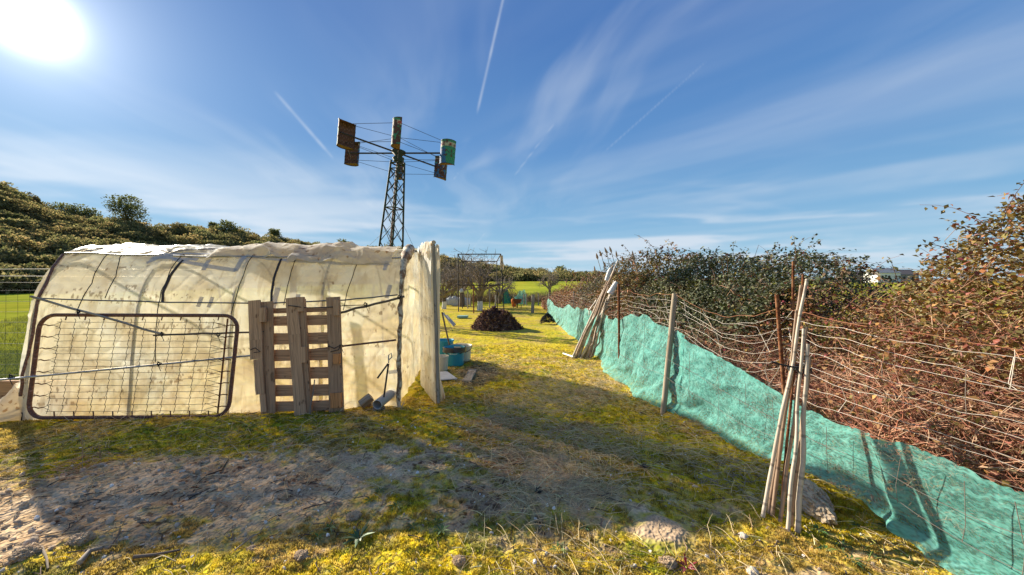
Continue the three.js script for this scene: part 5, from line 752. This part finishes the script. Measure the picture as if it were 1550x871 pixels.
{
  const r = rng(404);
  // moss cushions: short blades in tight clumps
  const mg = new G(); for (let k = 0; k < 18; k++) { const a = r() * 6.28, q = Math.sqrt(r()) * .014, h = .004 + .008 * r(); mg.leaf(v3(Math.cos(a) * q, -.002, Math.sin(a) * q), v3((r() - .5) * .9, 1, (r() - .5) * .9).normalize(), v3(Math.cos(a), .2, Math.sin(a)).normalize(), h, .0036, .1); }
  const MOSSM = phy({ roughness: 1, side: THREE.DoubleSide, transmission: .45, thickness: 0, specularIntensity: .05 }), L = [];
  for (let k = 0; k < 95000; k++) { const [x, d] = spot(r, -5.6, 2.2, 1.3, 9, 1.1); if (!tunnelFree(x, d) || x > fenceX(d) + .1) continue; const m = mossAt(x, d); if (m < .45 + .4 * r() || r() < .55 * ss(3, 8.5, d)) continue; if (fbm(x * 9 + 31, d * 9 + 7, 3) < .40 && r() < .6) continue; const c = groundColor(x, d), b = .55 + 1.15 * r(), s = (.55 + .9 * r()) * (1 + .10 * d); L.push([v3(x, gh(x, -d), -d), [0, r() * 6, 0], [s, s * (.7 + .6 * r()), s], [c[0] * b, c[1] * b, c[2] * b]]); }
  scatter('moss', 'short yellow green moss growing over the yard earth', mg.geo(), MOSSM, L, 'moss');
  // dry grass stalks
  const sg = new G(); sg.tube([v3(0, 0, 0), v3(.02, .006, 0), v3(.05, .014, .006), v3(.09, .012, .016), v3(.125, .004, .02)], q => .0016 * (1 - .5 * q), 3, false); const sg2 = new G(); sg2.tube([v3(0, 0, 0), v3(.025, .02, .003), v3(.05, .05, -.004), v3(.085, .065, .01), v3(.13, .06, .02)], q => .0015 * (1 - .6 * q), 3, false);
  const SM = std({ roughness: .8 }); for (const [geo, n] of [[sg.geo(), 7000], [sg2.geo(), 260]]) { const S = []; for (let k = 0; k < n * 6 && S.length < n; k++) { const [x, d] = spot(r, -4.6, 2.2, 1.4, 8); if (!tunnelFree(x, d) || x > fenceX(d) + .12) continue; const w = fbm(x * 1.8 + 40, d * 1.5 + 77, 4), right = .25 + .75 * ss(-.7, .1, x); if (d < 2.4 && r() < .86) continue; if (r() > ss(.42, .62, w) * right + .08 + .4 * ss(.5, .1, fenceX(d) - x)) continue; const b = .6 + .7 * r(), s = .6 + 1.0 * r(); S.push([v3(x, gh(x, -d) + .002 + .012 * r(), -d), [(r() - .5) * .3, r() * 6.28, (r() - .5) * .4], [s, s, s], [.72 * b, .56 * b, .31 * b]]); } scatter('dry_straw', 'dry straw stalks strewn over the yard', geo, SM, S, 'straw'); }
  // pebbles and clods
  const pg = new THREE.IcosahedronGeometry(1, 1); { const a = pg.attributes.position; for (let k = 0; k < a.count; k++) { const x = a.getX(k), y = a.getY(k), z = a.getZ(k), f = .75 + .5 * vn(x * 2 + 5, y * 2 + z * 1.7 + 5); a.setXYZ(k, x * f, y * f * .6, z * f * .8); } pg.computeVertexNormals(); }
  const P = []; for (let k = 0; k < 5200; k++) { const [x, d] = spot(r, -4.8, 2.2, 1.4, 7); if (!tunnelFree(x, d) || x > fenceX(d) + .1) continue; const white = r() < .28, b = .7 + .6 * r(), s = (.0025 + .009 * r() ** 3) * (white ? 1.25 : 1); P.push([v3(x, gh(x, -d) + s * .2, -d), [r(), r() * 6, r()], [s, s, s], white ? [.80 * b, .74 * b, .64 * b] : [.42 * b, .32 * b, .22 * b]]); } scatter('pebbles', 'small pebbles and crumbs of earth on the yard', pg, std({ roughness: .95 }), P, 'pebbles');
  const Q = []; for (let k = 0; k < 2200; k++) { const [x, d] = spot(r, -4.6, -.4, 1.4, 3.4); if (!tunnelFree(x, d) || mossAt(x, d) > .75) continue; const b = .65 + .6 * r(), s = .004 + .02 * r() ** 2.5 * ss(-.9, -2.2, x); Q.push([v3(x, gh(x, -d), -d), [r(), r() * 6, r()], [s * 1.3, s, s], [.52 * b, .40 * b, .275 * b]]); } scatter('soil_clods', 'clods of dry soil on the bare ground', pg, std({ roughness: 1 }), Q, 'clods');
  // twigs and chips
  const tg = new G(); tg.tube([v3(0, 0, 0), v3(.03, .008, .006), v3(.07, .004, -.004), v3(.1, .009, .004)], q => .0028 * (1 - .5 * q), 4); const W = []; for (let k = 0; k < 1500; k++) { const [x, d] = spot(r, -4.6, 1.9, 1.4, 5); if (!tunnelFree(x, d)) continue; const b = .6 + .8 * r(), s = .4 + 1.1 * r() ** 2; W.push([v3(x, gh(x, -d) + .003, -d), [0, r() * 6.28, (r() - .5) * .2], [s, s, s], r() < .35 ? [.07, .055, .05] : [.24 * b, .17 * b, .12 * b]]); } scatter('twig_litter', 'broken twigs and bark chips on the soil', tg.geo(), std({ roughness: .95 }), W, 'twigs');
  // field grass seen past the tunnel's end
  const gg = new G(); for (let k = 0; k < 9; k++) { const a = r() * 6.28; gg.leaf(v3((r() - .5) * .12, 0, (r() - .5) * .12), v3((r() - .5) * .9, 1, (r() - .5) * .9).normalize(), v3(Math.cos(a), .1, Math.sin(a)).normalize(), .05 + .08 * r(), .008, .1); } const GR = []; for (let k = 0; k < 12000; k++) { const d = 4.7 * Math.pow(6, r()), x = -5.3 - r() * d * 1.0 - .02 * d; const y = gh(x, -d), b = .8 + .5 * r(), s = .8 + .07 * d; GR.push([v3(x, y - .02, -d), [0, r() * 6, 0], [s, s * .8, s], [.34 * b, .36 * b, .045 * b]]); } scatter('field_grass', 'young green grass of the field past the tunnel end', gg.geo(), phy({ roughness: .85, side: THREE.DoubleSide, transmission: .35, thickness: 0 }), GR, 'grass');
}
// tufts, rosettes, single stones and sticks
{
  const r = rng(808);
  const STR = phy({ vertexColors: true, roughness: .85, side: THREE.DoubleSide });
  const tuft = (p, n, h, spread, cols, label, grp) => { const t = thing('dry_grass_tuft', label, 'grass tuft', [p.x, p.y, p.z], grp), g = new G(); for (let k = 0; k < n; k++) { const up = r() < .14, a = r() * 6.28, o = Math.sqrt(r()) * spread * (up ? .35 : .75), q0 = r() * 6.28, bx = p.x + Math.cos(a) * o, bz = p.z + Math.sin(a) * o; let q = v3(bx, gh(bx, bz) + (up ? 0 : .025 * r()), bz); const L = h * (.25 + .75 * r()), d = v3(Math.cos(q0), up ? .5 + .6 * r() : .25 * r(), Math.sin(q0)).normalize(), pts = [q]; for (let i = 0; i < 4; i++) { d.y -= up ? .14 : .06 + .05 * r(); d.x += .25 * (r() - .5); d.z += .25 * (r() - .5); d.normalize(); q = q.clone().addScaledVector(d, L / 4); q.y = Math.max(q.y, gh(q.x, q.z) + .003 + .004 * r()); pts.push(q); } const m = .55 + .75 * r(), rr = .0013 + .0014 * r(); g.col = cols[Math.floor(r() * cols.length)].map(c => Math.min(.85, c * m * 1.5)); g.tube(pts, q2 => rr * (1 - .5 * q2), 3, false); } const s = g.build('blades', STR, t); s.userData.kind = 'stuff'; return t; };
  const ST = [[.58, .44, .22], [.50, .35, .17], [.42, .27, .14], [.62, .50, .28]], BR = [[.40, .20, .11], [.48, .29, .16], [.32, .16, .09]], GR = [[.20, .26, .05], [.32, .32, .08], [.54, .42, .2]];
  tuft(gp(925, 712), 260, .26, .42, ST, 'large loose tuft of dry straw grass in the yard shade');
  tuft(gp(770, 690), 300, .24, .6, BR.concat(ST), 'flattened reddish brown mat of dead stalks in the yard shade');
  tuft(gp(760, 640), 300, .22, .5, BR.concat(ST), 'brown mat of dead stalks nearest the tunnel door');
  tuft(gp(845, 745), 150, .22, .5, ST, 'straw mat at the edge of the tunnel shadow');
  tuft(gp(860, 655), 280, .2, .5, BR.concat(ST), 'thin reddish straw mat between door and net');
  tuft(gp(885, 595), 260, .2, .4, BR.concat(ST), 'brown dead clump on the moss near the bunched net');
  tuft(gp(985, 858), 30, .24, .3, GR.concat(ST), 'sunlit grass tuft below the sand heap');
  tuft(gp(905, 855), 26, .22, .3, GR.concat(ST), 'sunlit pale grass stems beside the sand heap');
  tuft(gp(745, 815), 40, .2, .4, ST, 'sunlit straw clump at the near edge of the shadow');
  tuft(gp(1120, 720), 260, .15, .5, [[.25, .2, .17], [.33, .27, .2]], 'grey stalk litter at the foot of the shade net');
  tuft(gp(1060, 650), 240, .16, .4, BR, 'rust brown litter along the foot of the net');
  tuft(gp(1150, 800), 30, .14, .4, ST.concat(GR), 'thin sunlit straw beside the cane bundle feet');
  tuft(gp(1330, 815), 70, .12, .3, GR, 'small green weeds under the edge of the near net');
  tuft(gp(118, 712), 130, .12, .32, BR, 'rust coloured dead weed on the shaded soil');
  for (const [px, py, px2, py2, lab] of [[124, 712, 122, 645, 'tall pale dry weed stalk by the bed base'], [152, 705, 150, 676, 'short pale dry weed stalk by the bed base']]) { const p = gp(px, py), t = thing('dry_weed', lab, 'weed', [p.x, p.y, p.z]), g = new G(), d = -p.z; g.col = [.34, .25, .15]; const top = at(px2, py2, d); g.tube([p, p.clone().lerp(top, .5).add(v3(.01, 0, 0)), top], q => .003 * (1 - .6 * q), 4, false); for (let k = 0; k < 22; k++) { const b = p.clone().lerp(top, .3 + .7 * r()); g.tube([b, b.clone().add(v3((r() - .5) * .04, .02 + .02 * r(), (r() - .5) * .04))], .0018, 3, false); } g.build('stalk', STR, t); }
  // green rosettes
  const ROS = phy({ vertexColors: true, roughness: .7, side: THREE.DoubleSide, transmission: .25, thickness: 0 });
  const rosette = (px, py, n, L, label, cols, up = .35, grp) => { const p = gp(px, py), t = thing('weed_rosette', label, 'weed', [p.x, p.y, p.z], grp), g = new G(); for (let k = 0; k < n; k++) { const a = k / n * 6.28 + r() * .6, d = v3(Math.cos(a), up * (.4 + r()), Math.sin(a)).normalize(); g.col = cols.map(c => c * (.75 + .5 * r())); g.leaf(p.clone().add(v3(0, .004, 0)), d, v3(0, 1, 0), L * (.6 + .6 * r()), L * .2, .2); } g.build('leaves', ROS, t); };
  rosette(543, 818, 14, .095, 'largest green weed rosette with long narrow leaves on the soil', [.09, .17, .06], .5);
  for (const [x, y] of [[500, 800], [560, 762], [575, 745], [480, 815], [625, 800], [660, 795], [600, 770], [668, 808], [530, 780], [690, 560], [1240, 800], [1275, 822], [1300, 800], [1320, 838], [1350, 810], [1365, 840], [1290, 846], [1250, 830], [885, 800], [845, 830]]) rosette(x, y, 9, .04 + .03 * r(), 'small green weed rosette low on the ground', [.10, .19, .035], .3, 'small green weed rosettes');
  rosette(1040, 862, 9, .07, 'weed with crimson leaves at the near sunny edge', [.30, .02, .03], .6);
  rosette(913, 702, 8, .04, 'dark red leafed weed in the straw', [.10, .015, .02], .5);
  for (const [x, y, lab] of [[975, 712, 'purple brown weed in the shaded straw'], [815, 750, 'dark grey seedling patch in the straw mat']]) rosette(x, y, 26, .05, lab, [.06, .05, .04], .8);
  // stones that can be told apart
  const PALE = std({ map: STONE.map, color: rgb(1.45, 1.4, 1.3) }), DK = std({ map: STONE.map, color: rgb(1.15, .92, .66) });
  for (const [px, py, s, m, lab] of [[1125, 812, .03, PALE, 'pale flat stone beside the cane bundle feet'], [1052, 736, .02, PALE, 'white pebble in the shade near the net foot'], [1140, 868, .035, PALE, 'whitish stone at the near sunny edge'], [695, 852, .04, DK, 'brown stone on the sunlit moss'], [430, 755, .04, DK, 'grey brown flat stone on the shaded soil'], [380, 835, .03, DK, 'grey stone chip on the shaded soil'], [535, 783, .05, DK, 'lump of crusted sand among the weeds'], [455, 845, .04, DK, 'clod on the sunlit moss edge'], [120, 830, .06, DK, 'broken clod of sunlit soil'], [40, 850, .07, DK, 'large clod in the sunlit dug soil'], [275, 718, .02, PALE, 'white stone chip amid the shaded soil'], [345, 757, .022, PALE, 'small white stone near the dark twig'], [1010, 852, .05, DK, 'crusted clod below the sand heap'], [1420, 655, .0, DK, '']]) if (s) stone('stone', lab, gp(px, py).add(v3(0, s * .15, 0)), s, px * .37, m, .5, 'stone', undefined, m === DK ? .45 : .12);
  // sticks
  const stick = (pts, rad, m, lab) => { const P = pts.map(([x, y]) => gp(x, y).add(v3(0, rad + .004, 0))), t = thing('stick', lab, 'stick', [P[0].x, P[0].y, P[0].z]), g = new G(); g.tube(P, q => rad * (1 - .4 * q), 6); g.build('wood', m, t); };
  stick([[202, 854], [235, 851], [272, 843]], .010, WOOD.pole, 'straight brown stick on the shaded soil near the sunlit edge');
  stick([[345, 700], [335, 716], [312, 728], [298, 742], [292, 752]], .005, IRON, 'thin black crooked twig on the shaded soil');
  stick([[283, 757], [305, 754], [330, 748]], .006, WOOD.pole, 'dark brown twig beside the black twig');
  stick([[435, 685], [443, 674]], .009, WOOD.pallet, 'short reddish wood chip on the soil');
  stick([[120, 866], [135, 850], [153, 842]], .013, WOOD.grey, 'thick broken stick at the shadow edge');
  stick([[62, 840], [70, 858], [72, 871]], .007, WOOD.post, 'pale bent twig in the sunlit soil');
  stick([[160, 690], [180, 688], [200, 680]], .004, WOOD.grey, 'pale twig on the moss below the bed base');
  stick([[165, 840], [178, 820], [182, 805]], .004, WOOD.pole, 'short upright twig at the shadow edge');
  stick([[355, 840], [380, 818], [398, 808]], .004, WOOD.grey, 'thin grey stem lying on the soil and moss');
}
shade(scene);
renderer.render(scene, camera);
